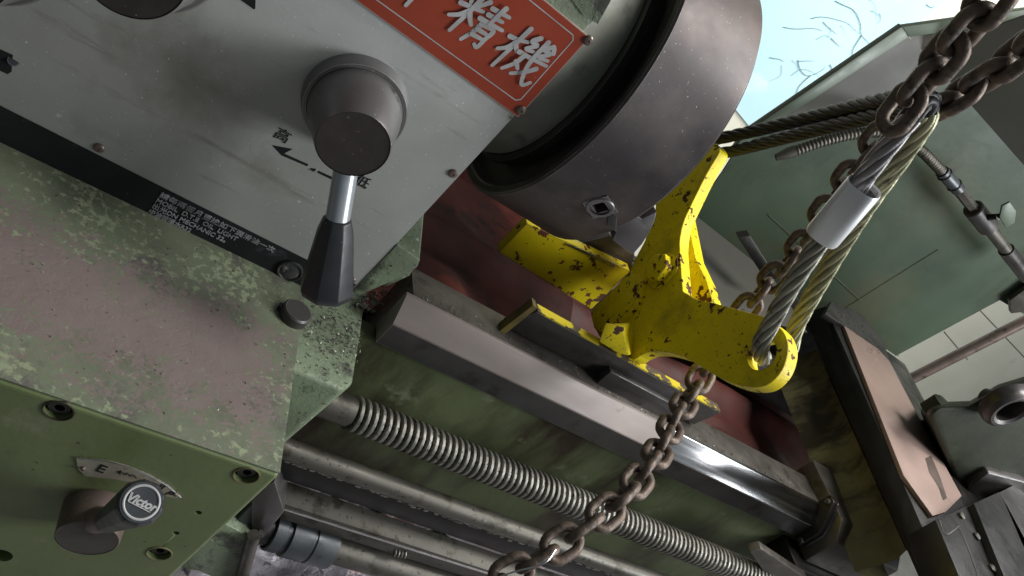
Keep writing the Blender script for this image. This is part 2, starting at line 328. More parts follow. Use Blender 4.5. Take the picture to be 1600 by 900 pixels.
def resample(P, step):
    out = [P[0].copy()]; acc = 0.
    for a, b in zip(P, P[1:]):
        L_ = (b-a).length; t = step-acc
        while t <= L_: out.append(a+(b-a)*(t/L_)); t += step
        acc = (acc+L_) % step
    return out
NY = V((0, -1, 0)); XX = V((1, 0, 0)); ZZ = V((0, 0, 1))

# ================================================================== SETTING
fl = MB().box((-6, -6, -1.02), (9, 5, -1.0)).build('floor', 'floor'); tag(fl, None, None, kind='structure')
wl = thing('workshop_wall', 'cream painted workshop wall with a pale blue upper field, behind the green splash guard', 'wall', (3, 2.2, -1))
YW = 2.2
MB().box((-2, YW, -1), (9, YW+.15, 4)).build('wall_face', 'cream', wl)
g = MB()
for a, b, c, d in ((1475, 518, 1512, 562), (1525, 478, 1640, 600),):
    p, q = W(a, b, y=YW-.001), W(c, d, y=YW-.001); g.tube([p, (p+q)/2, q], .0022, 5)
g.build('wall_joint', 'guard2', wl)
bp = WP([(1168, 194), (1060, 60), (1030, -160), (1680, -160), (1500, -14), (1440, 33), (1300, 200), (1200, 240)], y=YW-.012)
bl = MB().prism(bp, (0, .011, 0)).build('blue_field', 'blue', wl)
g = MB()
YC = YW-.016
def crk(pts, r=.0022): P_ = smooth_path([W(a, b, y=YC) for a, b in pts], 6); P_ = [p+V((mnoise.noise(p*9)*.02, 0, mnoise.noise(p*9+V((5, 5, 5)))*.02)) for p in P_]; g.tube(P_, [r*(.75-.6*i/len(P_)) for i in range(len(P_))], 4)
for pts in ([(1302, 0), (1330, 15), (1345, 35), (1347, 52), (1360, 72), (1362, 84), (1357, 84)], [(1265, 30), (1290, 29), (1322, 33), (1345, 50)], [(1283, 40), (1290, 47), (1308, 52)],
            [(1246, 98), (1252, 118), (1262, 122), (1282, 112), (1288, 105)], [(1262, 122), (1245, 140), (1242, 165), (1238, 172)], [(1246, 100), (1260, 98), (1272, 97)],
            [(1347, 52), (1335, 72), (1333, 90), (1340, 96)], [(1297, 103), (1303, 115), (1307, 120)], [(1200, 88), (1218, 92), (1226, 98)], [(1225, 38), (1260, 47), (1280, 53)], [(1296, 60), (1310, 66), (1316, 70)], [(1445, 4), (1455, 8), (1460, 3)]): crk(pts)
rnd = random.Random(21)
for k in range(16):
    a, b = rnd.uniform(1205, 1400), rnd.uniform(-20, 150); th_ = rnd.uniform(-.6, 1.7); L_ = rnd.uniform(12, 55)
    if b > 185-(a-1165)*.68: continue
    crk([(a, b), (a+L_*.4*math.cos(th_), b+L_*.4*math.sin(th_)), (a+L_*math.cos(th_+.5), b+L_*.8*math.sin(th_+.5))], rnd.uniform(.0008, .0016))
g.build('cobweb', 'cobweb', bl)

# ================================================================== HEADSTOCK
XC, YCH, ZCH = .0, .1225, .2865                          # spindle axis
hs = thing('headstock', 'grey lathe headstock with dull metal control panel, red nameplate and dark round gear lever', 'headstock', (-.35, .15, 0))
cas = MB().box((-.75, .003, -.002), (.003, .30, .42)); 
cas.prism(WP([(600, 450), (560, 400), (700, 250), (662, 338), (659, 372), (656, 405), (640, 432)], y=.022), (0, .25, 0))
cas.build('casing', 'green_dirty', hs, .002)
b_ = MB(); b_.lathe((-.10, YCH, .2885), XX, [(0, 0), (0, .1200), (.137, .1200), (.143, .117), (.143, 0)], 96); b_.build('spindle_boss', 'boss', hs, ang=40)
MB().prism(WP([(884, -14), (862, -60), (985, -60), (953, 4), (934, 38), (914, 26)], y=.0008), (0, .012, 0)).build('casing_pad', 'green_dirty', hs)
MB().prism(WP([(548, 458), (621, 382), (657, 406), (652, 418), (637, 429), (563, 462)], y=-.0015), (0, .05, 0)).build('corner_foot', 'green_dirty', hs, .002)
PT = .003
pl = MB().prism([(-.75, 0, -.0045), (.0015, 0, -.0045), (.0062, 0, .336), (-.75, 0, .336)], (0, PT, 0)).build('control_panel', 'panel', hs, .0006)
# black strip, markings and lettering of the panel
z0a, z0b = -.0042, .0295
MB().prism([(-.748, -.0003, z0a), (.0012, -.0003, z0a), (-.0005, -.0003, z0b), (-.748, -.0003, z0b+.004)], (0, .0002, 0)).build('black_strip', 'ink', pl)
def mark(nm, pts): return MB().prism(WP(pts, y=-.0003), (0, .0002, 0)).build(nm, 'ink', pl)
mark('arrow_mark', [(425, 227), (457, 233), (444, 240), (482, 257), (480, 260), (440, 243)])
MB().cyl(W(489.5, 264, y=-.0003), W(489.5, 264, y=-.0001), .0021, seg=16).build('dot_mark', 'ink', pl)
mark('dash_mark', [(498, 267), (524, 279), (522, 282.5), (496, 270)])
mark('arrow_tip', [(362, -10), (397, 15), (399, 13), (400, -30)])
mark('pointer_mark', [(-20, 68), (20, 86), (19, 100), (18, 112), (12, 116), (-20, 102)])
MB().cyl(W(21, 95, y=-.0006), W(21, 95, y=-.0002), .0038, seg=20).build('indicator_dot', 'plastic', pl)
text('高', .0125, W(441, 213, y=-.0004), XX, ZZ, 'ink', pl, 'speed_character', align='CENTER')
text('低', .0125, W(566, 285, y=-.0004), XX, ZZ, 'ink', pl, 'speed_character', align='CENTER')
p0 = W(250, 304, y=-.0007); p1 = W(432, 391, y=-.0007)
for k, (s_, sz, w_) in enumerate((('請每兩個月更換如下潤滑油一次', .0064, .1025), ('MOBIL  D.T.E  OIL  LIGHT', .0066, .071), ('出光DN MECHANIC 32。', .0066, .064), ('中油循環水R32', .0060, .036))):
    a = p0+V((-.0002*k, 0, -.0068*k)); o_ = text(s_, sz, a, XX, ZZ, 'grey_ink', pl, 'lubrication_lettering', bold=.00012)
    wid = max(v.co.x for v in o_.data.vertices)-min(v.co.x for v in o_.data.vertices); x0 = min(v.co.x for v in o_.data.vertices)
    for v in o_.data.vertices: v.co.x = x0+(v.co.x-x0)*w_/wid
def screw(px, py, r, parent, y=0., m='brown', nm='screw'):
    c = W(px, py, y=y); return MB().lathe(c+V((0, .001, 0)), NY, [(0, r), (.0016, r), (.0028, r*.75), (.0032, r*.3), (.0026, r*.25), (.0026, 0)], 20).build(nm, m, parent)
for q in ((155, 231), (708, 271), (549, 437)): screw(*q, .0042, pl, 0.)
sg = MB().torus(W(453, 424, y=-.0012), NY, .0105, .0014, 32, 8).build('sight_glass', 'dark', pl)
MB().lathe(W(453, 424, y=0), NY, [(0, .0098), (.0006, .0098), (.0022, .006), (.003, 0)], 32).build('lens', 'glass', sg)
# red nameplate with brush characters
sp = MB().prism([W(920, 57, y=-.0005), W(809, 181, y=-.0005), V((-.40, -.0005, .2575)), V((-.40, -.0005, .338))], (0, -.0022, 0)).build('nameplate', 'red_sign', hs)
ys = -.0028
bd = MB()
br, tr_ = W(809, 181, y=ys)+V((-.0075, 0, .0095)), W(920, 57, y=ys)+V((-.0075, 0, -.0065))
li = [V((-.40, ys, br.z+.002)), br+V((-.003, 0, 0)), br+V((0, 0, .003)), tr_+V((0, 0, -.003)), tr_+V((-.003, 0, 0)), V((-.40, ys, tr_.z+.001))]
for i, (a, b) in enumerate(zip(li, li[1:])): ribbon(bd, [a, b], .0009, NY, .00002*i)
bd.build('border_line', 'white_ink', sp)
CH = {'精': [[(.06, .86), (.15, .70)], [(.44, .92), (.33, .74)], [(.0, .58), (.24, .64), (.47, .70)], [(.27, 1.), (.25, .5), (.21, .02)], [(.24, .56), (.13, .38), (-.02, .26)], [(.28, .52), (.38, .42), (.46, .36)],
             [(.56, .86), (.94, .92)], [(.58, .72), (.9, .77)], [(.50, .57), (1.02, .64)], [(.76, 1.02), (.74, .80), (.73, .58)], [(.62, .5), (.6, .25), (.52, .0)], [(.62, .48), (.90, .52), (.90, .3), (.89, .06), (.80, .08)], [(.63, .36), (.86, .38)], [(.62, .22), (.86, .25)]],
      '機': [[(-.02, .66), (.16, .70), (.36, .78)], [(.2, 1.02), (.18, .5), (.15, -.02)], [(.17, .64), (.1, .45), (-.03, .32)], [(.2, .6), (.32, .5)],
             [(.50, 1.0), (.41, .85), (.56, .84), (.42, .66), (.60, .70)], [(.84, 1.02), (.74, .87), (.90, .86), (.76, .68), (.97, .73)], [(.36, .53), (.66, .57), (1.03, .63)], [(.68, 1.03), (.69, .6), (.76, .3), (.93, .02), (1.04, .16)],
             [(.50, .53), (.47, .3), (.34, .06)], [(.46, .34), (.60, .24)], [(.93, .45), (.8, .26), (.58, .06)], [(.9, .98), (.97, .9)]],
      '中': [[(.08, .72), (.12, .38)], [(.08, .72), (.5, .76), (.92, .78), (.86, .4)], [(.12, .4), (.5, .42), (.86, .45)], [(.52, 1.05), (.5, .5), (.48, -.12)]]}
cA, cB = W(746, 31, y=ys), W(817, 87, y=ys)
stp = cB-cA
SZ = .0350
lf = 0
for chname, cc in (('中', cA-stp), ('精', cA), ('機', cB)):
    cm = MB()
    for st in CH[chname]:
        ribbon(cm, [cc+V(((u-.5)*SZ*1.02+(v-.5)*.003, 0, (v-.5)*SZ*1.08)) for u, v in st], (.0040, .0028), NY, .0001+.00015*lf); lf = (lf+1) % 14
    cm.build('brush_character', 'white_ink', sp)
for q in ((919, 63), (814, 172)): screw(*q, .004, sp, ys, nm='rivet')
# gear levers: hub, drum, shaft, grip
def hub(parent, cx, cz, y1, r, first=True):
    c = V((cx, 0, cz))
    MB().lathe(c, NY, [(0, r*1.50), (.010, r*1.46), (.0125, r*1.42), (.0125, r*1.33), (.0115, r*1.31), (.0115, 0)], 64).build('hub_flange', 'drum', parent)
    MB().lathe(c+V((0, -.011, 0)), NY, [(0, r*1.30), (.002, r*1.31), (.012, r*1.25), (y1-.0125, r*1.0), (y1-.011, r*.97)], 64).build('hub_drum', 'drum', parent)
    MB().lathe(c+V((0, -y1+.0006, 0)), NY, [(-.001, r*.98), (0, r*.955), (.0004, 0)], 64).build('hub_face', 'hubface', parent)
g1 = MB().lathe((-.098, 0, .186), NY, [(0, .022), (.004, .022), (.004, 0)], 32).build('gear_lever', 'boss', hs)
lab(g1, 'round grey gear lever with black tapered grip')
hub(g1, -.1015, .1850, .060, .0275)
MB().cyl(W(556, 128, y=-.0195)+V((0, 0, 0)), W(556, 128, y=-.0195)+V((0, -.002, .004)), .003, seg=12).build('grease_nipple', 'dark', g1)
s0, s1 = W(540, 268, y=-.046), W(526, 352, y=-.066)
MB().cyl(s0+(s0-s1)*.5, s1, .0093, seg=32).build('lever_shaft', 'shaft', g1)
g2 = W(508, 470, y=-.078); ax_ = (g2-s1).normalized()
gp = MB().lathe(s1-ax_*.006, ax_, [(0, 0), (0, .0095), (.001, .0115), (.012, .0148), ((g2-s1).length-.006, .0222), ((g2-s1).length-.001, .0205), ((g2-s1).length, .017), ((g2-s1).length, 0)], 8, .35); gp.build('lever_grip', 'plastic', g1, .0016, 20)
for k, (px, py, r) in enumerate(((205, -52, .0335), (-78, -70, .034))):
    e = W(px, py, y=-.058); k_ = MB().lathe((e.x, 0, e.z), NY, [(0, .02), (.004, .02), (.004, 0)], 24).build('selector_knob', 'boss', hs); hub(k_, e.x, e.z, .058, r)

# ================================================================== GEARBOX (front, lower left)
YG = -.207; XG = -.0385
gb = thing('feed_gearbox', 'green feed gearbox with worn pinkish ledge and a knobbed selector lever, under the grey panel', 'gearbox', (-.4, -.1, -.4))
body = MB().loft([(-.75, YG, -.001), (XG, YG, -.001), (XG+.004, .0, -.001), (-.75, 0, -.001)], [(-.75, YG, -.42), (XG-.012, YG, -.42), (XG-.006, .0, -.42), (-.75, 0, -.42)])
bo = body.build('gearbox_body', 'green', gb, .0035, seg=3)
holes = [(91, 642), (385, 743), (249, 865), (0, 868)]
cs = []
for q in holes: cs.append(MB().cyl(W(*q, y=YG)+V((0, -.01, 0)), W(*q, y=YG)+V((0, .011, 0)), .0088, seg=28).mesh('c', org[gb.name]))
for q in ((310, 801), (275, 833)): cs.append(MB().cyl(W(*q, y=YG)+V((0, -.01, 0)), W(*q, y=YG)+V((0, .006, 0)), .0026, seg=16).mesh('c', org[gb.name]))
cut(bo, cs)
for q in holes[:3]:
    c = W(*q, y=YG)+V((0, .0095, 0)); sb = MB().lathe(c, NY, [(0, .007), (.0062, .007), (.007, .0062), (.007, .0034), (.003, .0034), (.003, 0)], 24).build('socket_bolt', 'dark', gb)
    MB().torus(W(*q, y=YG-.0002), NY, .0092, .0007, 28, 6).build('counterbore_rim', 'olive', gb)
lg = MB().prism([(-.75, YG+.0015, -.0008), (XG-.0008, YG+.0015, -.0008), (XG+.003, -.0005, -.0008), (-.75, -.0005, -.0008)], (0, 0, .0012)).build('ledge_cover', 'ledge', gb)
# index plate
ip = WP([(119, 716), (141, 717.5), (170, 721), (202, 730), (234, 743), (262, 759), (283, 777), (270, 778), (252, 774), (228, 762), (205, 754), (181, 749), (150, 746), (133, 744), (122, 733)], y=YG-.0012)
ipl = MB().prism(ip, (0, .0011, 0)).build('index_plate', 'plate', gb); 
c0, c1 = ip[0], ip[6]
MB().tube([p+V((0, -.0002, 0)) for p in ip[:7]], .00045, 6).build('plate_rim', 'bright', ipl)
text('E', .0125, W(158, 733, y=YG-.0014), V((1, 0, -.03)), V((.03, 0, 1)), 'ink', ipl, bold=.0002, align='CENTER')
zg = MB(); ribbon(zg, WP([(183, 738), (191, 738.5), (195, 742), (199, 739.5), (203, 744), (207, 742), (213, 747)], y=YG-.0014), .0008, NY, .0001); zg.prism(WP([(182, 737.5), (190, 735.5), (188, 742)], y=YG-.0015), (0, .0002, 0)); zg.build('arrow_mark', 'ink', ipl)
text('B', .009, W(252, 761, y=YG-.0014), V((1, 0, -.35)), V((.35, 0, 1)), 'ink', ipl, align='CENTER'); text('P', .009, W(264, 772, y=YG-.0014), V((1, 0, -.4)), V((.4, 0, 1)), 'ink', ipl, align='CENTER')
for q in ((130, 731), (274, 771)): screw(*q, .0019, ipl, YG-.001)
# lever
lc = W(152, 792, y=YG); lv = MB().lathe(lc, NY, [(0, .0225), (.004, .0225), (.0255, .0212), (.0262, .0205)], 48).build('feed_lever', 'brown', gb)
MB().lathe(lc+V((0, -.0258, 0)), NY, [(-.001, .0208), (0, .0203), (.0004, 0)], 48).build('hub_face', 'dark2', lv)
a0, a1 = W(142, 812, y=YG-.012), W(170, 812, y=YG-.033)
MB().cyl(a0, a1, .0095, .0085, 24).build('lever_arm', 'brown', lv)
e1 = D(221, 785, .415); ax_ = (e1-a1).normalized(); L_ = (e1-a1).length
MB().lathe(a1-ax_*.004, ax_, [(0, 0), (0, .0075), (.001, .0088), (L_-.004, .0125), (L_, .0125), (L_+.0035, .0112), (L_+.004, .0105), (L_+.004, 0)], 10, .3).build('lever_grip', 'plastic', lv, .0012, 20)
ec = a1+ax_*(L_+.0002); eu = (XX-ax_*XX.dot(ax_)).normalized(); ev = ax_.cross(eu)
emb = MB().lathe(ec, ax_, [(-.0008, .0104), (.0004, .0104), (.0004, 0)], 40).build('end_cap', 'collar', lv)
MB().torus(ec+ax_*.0003, ax_, .0086, .00075, 48, 8).build('cap_ring', 'white_ink', lv)
vr, vu = V((.80, 0, 0)), None
# emblem reads level in the photograph: its right direction is the picture's right
Rt = V((AX[0], AY[0], AZ[0])); Dn = V((AX[1], AY[1], AZ[1])); er = (Rt*.93+Dn*.36); er = (er-ax_*er.dot(ax_)).normalized(); eu_ = ax_.cross(er)
text('Victor', .0062, ec+ax_*.0006-er*.0002, er, eu_, 'white_ink', lv, 'emblem', bold=.00025, align='CENTER', shear=.3)
sl = MB(); ribbon(sl, [ec+ax_*.0008-er*.006-eu_*.0022, ec+ax_*.0008+er*.006-eu_*.0028], .0005, ax_, .0001); sl.build('emblem_underline', 'white_ink', lv)

# headstock base with sloping shoulder, right of the gearbox
hb = thing('machine_base', 'chip strewn green base casting between the gearbox ledge and the bed way', 'base casting', (-.1, .1, -.42))
top = [W(465, 580, z=-.0014), W(536, 610.5, z=-.0014), W(553, 599, z=-.0014), W(570, 488, z=-.0014), V((.034, .05, -.0014)), V((-.3, .05, -.0014)), V((-.3, -.1028, -.0014))]
pb = W(440, 745, y=-.1034)
dx = pb.x-.0165
bot = [V((p.x+(.0 if p.x < -.1 else -.034), p.y, -.42)) for p in top]
MB().loft(top, bot).build('base_casting', 'green_dirty', hb, .0045, seg=3)
nb = W(457, 496, z=0)
bt = MB().lathe(nb, ZZ, [(0, .0135), (.009, .0135), (.0105, .0122), (.0105, 0)], 40).build('plug', 'dark2', gb)
MB().lathe(W(437, 484, z=0), ZZ, [(0, .0032), (.006, .0032), (.007, .002), (.007, 0)], 14).build('set_screw', 'dark', gb)

# loose swarf
sw = MB(); rnd = random.Random(3)
def flake(c, s):
    a = V((rnd.uniform(-1, 1), rnd.uniform(-1, 1), rnd.uniform(-.4, .4))).normalized()*s; b = a.cross(V((rnd.uniform(-.3, .3), rnd.uniform(-.3, .3), 1))).normalized()*s*rnd.uniform(.2, .5); h = V((0, 0, rnd.uniform(.0002, .0008)))
    sw.loft([c-a-b, c+a-b*.4, c+a*.6+b], [c-a-b+h, c+a-b*.4+h, c+a*.6+b+h])
def curl(c, s):
    ax = V((rnd.uniform(-1, 1), rnd.uniform(-1, 1), rnd.uniform(-.3, .5))).normalized(); u = ax.orthogonal().normalized(); w = ax.cross(u); n = rnd.randint(10, 22)
    sw.tube([c+ZZ*s*.7+ax*(s*.12*k)+(u*math.cos(k*.7)+w*math.sin(k*.7))*s for k in range(n)], s*.16, 5)
for k in range(520):
    px, py = rnd.gauss(530, 34), rnd.gauss(515, 34)
    c = W(px, py, z=-.0008)
    if c.y > -.008 or c.x > .026 or c.y < -.1 or c.x < -.036: continue
    (curl if rnd.random() < .09 else flake)(c, rnd.uniform(.0006, .0019))
for k in range(170):
    t = rnd.random(); px, py = 555+t*45+rnd.gauss(0, 8), 478-t*18+rnd.gauss(0, 7); c = W(px, py, z=.0006)
    (curl if rnd.random() < .25 else flake)(c, rnd.uniform(.001, .0026))
for k in range(260):
    c = V((rnd.uniform(.07, .7), .012+abs(rnd.gauss(0, .012)), .0372)); (curl if rnd.random() < .12 else flake)(c, rnd.uniform(.0005, .0016))
for k in range(120):
    a = rnd.random(); p = W(1310+a*85+rnd.gauss(0, 9), 485+a*75+rnd.gauss(0, 7), z=.153); flake(p, rnd.uniform(.001, .0028))
for k in range(150):
    c = V((rnd.uniform(-.3, XG), rnd.uniform(-.19, -.004), .0006)); flake(c, rnd.uniform(.0004, .0011))
tag(sw.build('metal_swarf', 'swarf'), 'fine grey metal swarf scattered around the lower corner of the control panel', 'swarf', kind='stuff')

# ================================================================== BED
bd = thing('lathe_bed', 'long lathe bed with bright steel front way, oily green front wall and dark red interior', 'lathe bed', (.5, .12, -.4))
X0, X1 = .0475, .775
yz = [(-.016, -.0095), (-.016, .0195), (.0040, .0425), (.0075, .0425), (.013, .036), (.055, .036), (.055, -.03), (-.008, -.03), (-.008, -.0095)]
def ext(prof, x0, x1): return MB().prism([V((x0, y, z)) for y, z in prof], (x1-x0, 0, 0))
ext([(-.016, -.0095), (-.016, .0195), (.0040, .0425), (.0085, .0425), (.0085, -.0095)], X0, .432).build('front_way', 'way', bd, .0006)
ext([(-.016, -.0095), (-.016, .0192), (.0038, .0422), (.0085, .0422), (.0085, -.0095)], .4325, X1).build('polished_way', 'polish', bd, .0006)
ext([(-.0155, -.0105), (-.0164, -.0095), (-.0164, .0185), (-.0150, .0185), (-.0150, -.0105)], X0+.0004, X1-.0004).build('way_side', 'dark2', bd)
ext([(.0087, .030), (.0087, .037), (.062, .0345), (.062, -.06), (.03, -.06), (.0087, .0)], .06, .98).build('way_table', 'flat', bd, .0008)
ext([(-.009, -.012), (-.009, -.2), (.0, -.2), (.0082, -.16), (.0082, -.012)], .0, .9).build('front_wall', 'bedgreen', bd)
ext([(.275, .034), (.275, -.01), (.36, -.01), (.36, .034), (.330, .034), (.322, .046), (.306, .046), (.298, .034)], .335, 1.0).build('rear_way', 'dark2', bd, .001)
# red interior
n_, m_ = 90, 44; bmr = MB(); gr = []
for i in range(n_+1):
    row = []
    for j in range(m_+1):
        x = .045+i/n_*.98; y = .055+j/m_*.40; z = -.04
        z += .018*math.exp(-((y-.27)/.03)**2)+.010*math.sin(x*9+1)*math.exp(-((y-.15)/.06)**2)
        z -= .06*max(0, math.cos((x-.55)*math.pi/.62))**6*(1 if .08 < y < .19 else .2)
        z += .03*math.exp(-((x-.15)/.05)**2)*math.exp(-((y-.12)/.07)**2)+.004*mnoise.noise(V((x*22, y*22, 0)))
        row.append(bmr.bm.verts.new((x, y, z)))
    gr.append(row)
for i in range(n_):
    for j in range(m_): bmr.bm.faces.new((gr[i][j], gr[i+1][j], gr[i+1][j+1], gr[i][j+1]))
web = bmr.build('red_web', 'red', bd, ang=80); web.data.materials.append(M['red_shaded'])
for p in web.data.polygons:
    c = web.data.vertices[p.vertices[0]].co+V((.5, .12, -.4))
    if c.x+.05*mnoise.noise(c*14) < .40: p.material_index = 1  # headstock end of the web takes the red with painted-in shade
MB().box((.02, .08, -.3), (.05, .45, .05)).build('headstock_seat', 'red_shaded', bd, .01, seg=3)
MB().box((.02, .45, -.3), (1.2, .47, .0)).build('rear_wall', 'red', bd)
MB().box((.02, .44, .0), (.36, .449, .22)).build('reflection_blocker', 'dark', bd)  # added dark panel, keeps the cream wall from reflecting in the bed interior
ext([(.09, -.11), (.12, -.085), (.17, -.085), (.2, -.11)], .05, 1.0).build('chip_chute', 'dark', bd)

# lead screw
ls = thing('lead_screw', 'thick threaded lead screw running in front of the green bed wall', 'lead screw', (.4, -.07, -.07))
zs, R0 = -.0545, .0172
pitch = .0078; x0_, x1_ = .050, .80; seg = 28; t_ = MB(); rings = []; nper = 14
tot = int((x1_-x0_)/pitch*nper)
prof = lambda f: 1. if f < .46 else (1.-(f-.46)/.14 if f < .6 else (0. if f < .86 else (f-.86)/.14))
for i in range(tot+1):
    x = x0_+i*pitch/nper; ring = []
    for k in range(seg):
        f = (i/nper-k/seg) % 1.; r = R0-.0048+.0048*prof(f); a = math.tau*k/seg
        ring.append(t_.bm.verts.new((x, -.07+r*math.cos(a), zs+r*math.sin(a))))
    rings.append(ring)
for a, b in zip(rings, rings[1:]):
    for k in range(seg): t_.bm.faces.new((a[k], a[(k+1) % seg], b[(k+1) % seg], b[k]))
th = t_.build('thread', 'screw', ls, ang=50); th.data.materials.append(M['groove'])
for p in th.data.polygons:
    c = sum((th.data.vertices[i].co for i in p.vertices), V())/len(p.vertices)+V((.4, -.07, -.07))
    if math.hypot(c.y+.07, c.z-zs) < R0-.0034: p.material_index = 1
MB().cyl((-.02, -.07, zs), (x0_+.001, -.07, zs), .0152, seg=40, bev=.001).build('plain_journal', 'rod', ls)
# feed rod
fr = tag(MB().cyl((-.03, -.09, -.110), (.85, -.09, -.106), .0105, seg=40).build('feed_rod', 'rod'), 'smooth round feed rod just below the lead screw', 'rod')
rb = thing('rack_bar', 'dark flat rack bar with a chip filled groove under the feed rod', 'bar', (.4, -.085, -.15))
MB().box((-.04, -.094, -.148), (.85, -.072, -.1215)).build('bar', 'dark', rb, .0008)
gv = MB(); rnd = random.Random(5)
for k in range(300):
    x = rnd.uniform(-.02, .6); c = V((x, -.0945+rnd.uniform(0, .003), -.1212+rnd.uniform(-.0012, .001))); a = rnd.uniform(.0006, .0016); gv.obox(c, (a*1.8, 0, a*.3), (0, a*.6, 0), (0, 0, a*.5))
tag(gv.build('groove_chips', 'swarf', rb), None, None, kind='stuff')
sq = thing('control_bar', 'long square grey bar with a pale ridge above the chip tray', 'bar', (.3, -.09, -.2))
MB().prism([(.035, -.105, -.192), (.035, -.105, -.168), (.035, -.085, -.160), (.035, -.085, -.192)], (.8, 0, -.006)).build('bar', 'rod', sq, .0008)
MB().box((.05, -.1064, -.1755), (.6, -.1046, -.1738)).build('ridge', 'bright', sq)
MB().box((.018, -.115, -.205), (.034, -.07, -.150)).build('end_bracket', 'collar', sq, .002)
MB().box((.034, -.112, -.196), (.0385, -.08, -.158)).build('end_plate', 'bright', sq, .001)
cs_ = thing('control_shaft', 'stepped control shaft with blue grey collars at the bottom left of the bed', 'shaft', (.2, -.09, -.24))
pa, pb2 = W(405, 818, y=-.10), W(700, 930, y=-.10)
pb2 = V((pb2.x, -.10, pa.z)); dA = XX
MB().lathe(V((pa.x-.02, -.10, pa.z-.004)), dA, [(0, .010), (.02, .010), (.02, .017), (.035, .017)], 40).build('shaft_nut', 'dark', cs_)
MB().lathe(V((pa.x+.013, -.10, pa.z-.004)), dA, [(0, .019), (.001, .021), (.012, .021), (.013, .0195), (.018, .0195)], 40).build('collar', 'collar', cs_)
MB().lathe(V((pa.x+.031, -.10, pa.z-.004)), dA, [(0, .0195), (.001, .0225), (.024, .0225), (.025, .021), (.027, .021), (.028, .0225), (.053, .0225), (.054, .016), (.055, .0155), (.6, .0155)], 48).build('sleeve', 'collar', cs_)
MB().lathe(V((pa.x+.0845, -.10, pa.z-.004)), dA, [(0, .0158), (.6, .0158)], 40).build('rod', 'rod', cs_)
jb = thing('rod_bracket', 'grimy grey casting block beside the green gearbox edge, holding the rods', 'bracket', (.0, -.09, -.3))
MB().prism(WP([(392, 775), (430, 752), (445, 800), (412, 842), (392, 836)], y=-.118), (0, .05, 0)).build('bracket_block', 'dark2', jb, .003)
MB().prism(WP([(290, 838), (350, 818), (392, 840), (378, 905), (250, 905)], y=-.125), (0, .06, 0)).build('apron_plate', 'green_dirty', jb, .002)
MB().cyl(W(397, 836, y=-.128), W(372, 925, y=-.128), .0062, seg=20).build('clamp_pin', 'rod', jb)
bs_ = MB().lathe(W(404, 832, y=-.12), NY, [(0, .0055), (.004, .0055), (.005, .004), (.005, 0)], 6).build('bolt', 'dark', jb)
# chip tray far below with sludge
tr = MB(); n_, m_ = 110, 40; gr = []
for i in range(n_+1):
    row = []
    for j in range(m_+1):
        x = -.25+i/n_*1.2; y = -.25+j/m_*.26; row.append(tr.bm.verts.new((x, y, -.285+.053*min(1, max(0, (y+.085)/.02))+.016*mnoise.noise(V((x*18, y*18, 3)))+.008*mnoise.noise(V((x*60, y*60, 1))))))
    gr.append(row)
for i in range(n_):
    for j in range(m_): tr.bm.faces.new((gr[i][j], gr[i+1][j], gr[i+1][j+1], gr[i][j+1]))
tag(tr.build('chip_sludge', 'tray', ang=80), 'grey oily chip sludge lying in the tray below the rods', 'chip sludge', kind='stuff')
def spring(p, q, r, turns, name_label):
    p, q = V(p), V(q); d = (q-p).normalized(); u = d.orthogonal().normalized(); w = d.cross(u); n = turns*14
    return tag(MB().tube([p+(q-p)*(k/n)+(u*math.cos(k*math.tau/14)+w*math.sin(k*math.tau/14))*r for k in range(n+1)], r*.32, 6).build('coil_swarf', 'screw'), name_label, 'swarf')
spring(W(664, 842, y=-.06), W(700, 828, y=-.06), .006, 7, 'coiled grey steel turning lying between the rack bar and the square bar')
spring(W(615, 862, y=-.105), W(636, 866, y=-.105), .004, 4, 'short coiled turning caught on the lower edge of the square bar')
lump = MB(); bmesh.ops.create_icosphere(lump.bm, subdivisions=4, radius=.02)
for v in lump.bm.verts: v.co = v.co*(1+.35*mnoise.noise(v.co*90))
lc_ = W(622, 805, y=-.03)
for v in lump.bm.verts: v.co = V((v.co.x*1.6, v.co.y*.9, v.co.z*.9))+lc_
M['lump'] = mat('red_paint_flake', (.33, .2, .19), (.2, .13, .13), .4, .1, 0, 30, [((.05, .035, .035), 60, .56, .62, 5)], .5, 120)
tag(lump.build('paint_lump', 'lump', ang=80), 'pinkish red paint lump seen through the gap between the two bars', 'debris')

# ================================================================== CHUCK
ck = thing('lathe_chuck', 'large dark blued lathe chuck with a square key socket on its rim', 'chuck', (.1, YCH, .146))
RC, xa, xb = .1510, .0545, .1495; o = V((0, YCH, ZCH))
bodym = MB().lathe(o, XX, [(xa+.012, .112), (xa+.012, .1395), (xa+.0015, .1415), (xa, .1435), (xa, .1490), (xa+.002, RC), (xb-.005, RC), (xb, RC-.005), (xb, .03), (xa+.03, .03), (xa+.03, .112), (xa+.012, .112)], 160)
bmesh.ops.remove_doubles(bodym.bm, verts=bodym.bm.verts, dist=1e-6)
cbo = bodym.build('chuck_body', 'chuck', ck, ang=28)
MB().lathe(o, XX, [(.0435, .09), (.0435, .1170), (.0465, .121), (.053, .121), (.0565, .1165), (.064, .1165), (.068, .110), (.09, .109)], 120).build('backplate', 'dark', ck)
def on_chuck(px, py):
    d = ray(px, py); oy, oz = CAM.y-YCH, CAM.z-ZCH; A = d.y**2+d.z**2; B = 2*(oy*d.y+oz*d.z); C_ = oy*oy+oz*oz-RC*RC
    return CAM+d*((-B-math.sqrt(B*B-4*A*C_))/(2*A))
def nrm_c(p): return V((0, p.y-YCH, p.z-ZCH)).normalized()
ks = on_chuck(938, 324); kn = nrm_c(ks)
tg = XX.cross(kn)
cuts = [MB().cyl(ks+kn*.01, ks-kn*.022, .0132, seg=40).mesh('c', org[ck.name])]
jn = on_chuck(1000, 346); jnn = nrm_c(jn)
cut(cbo, cuts, 28)
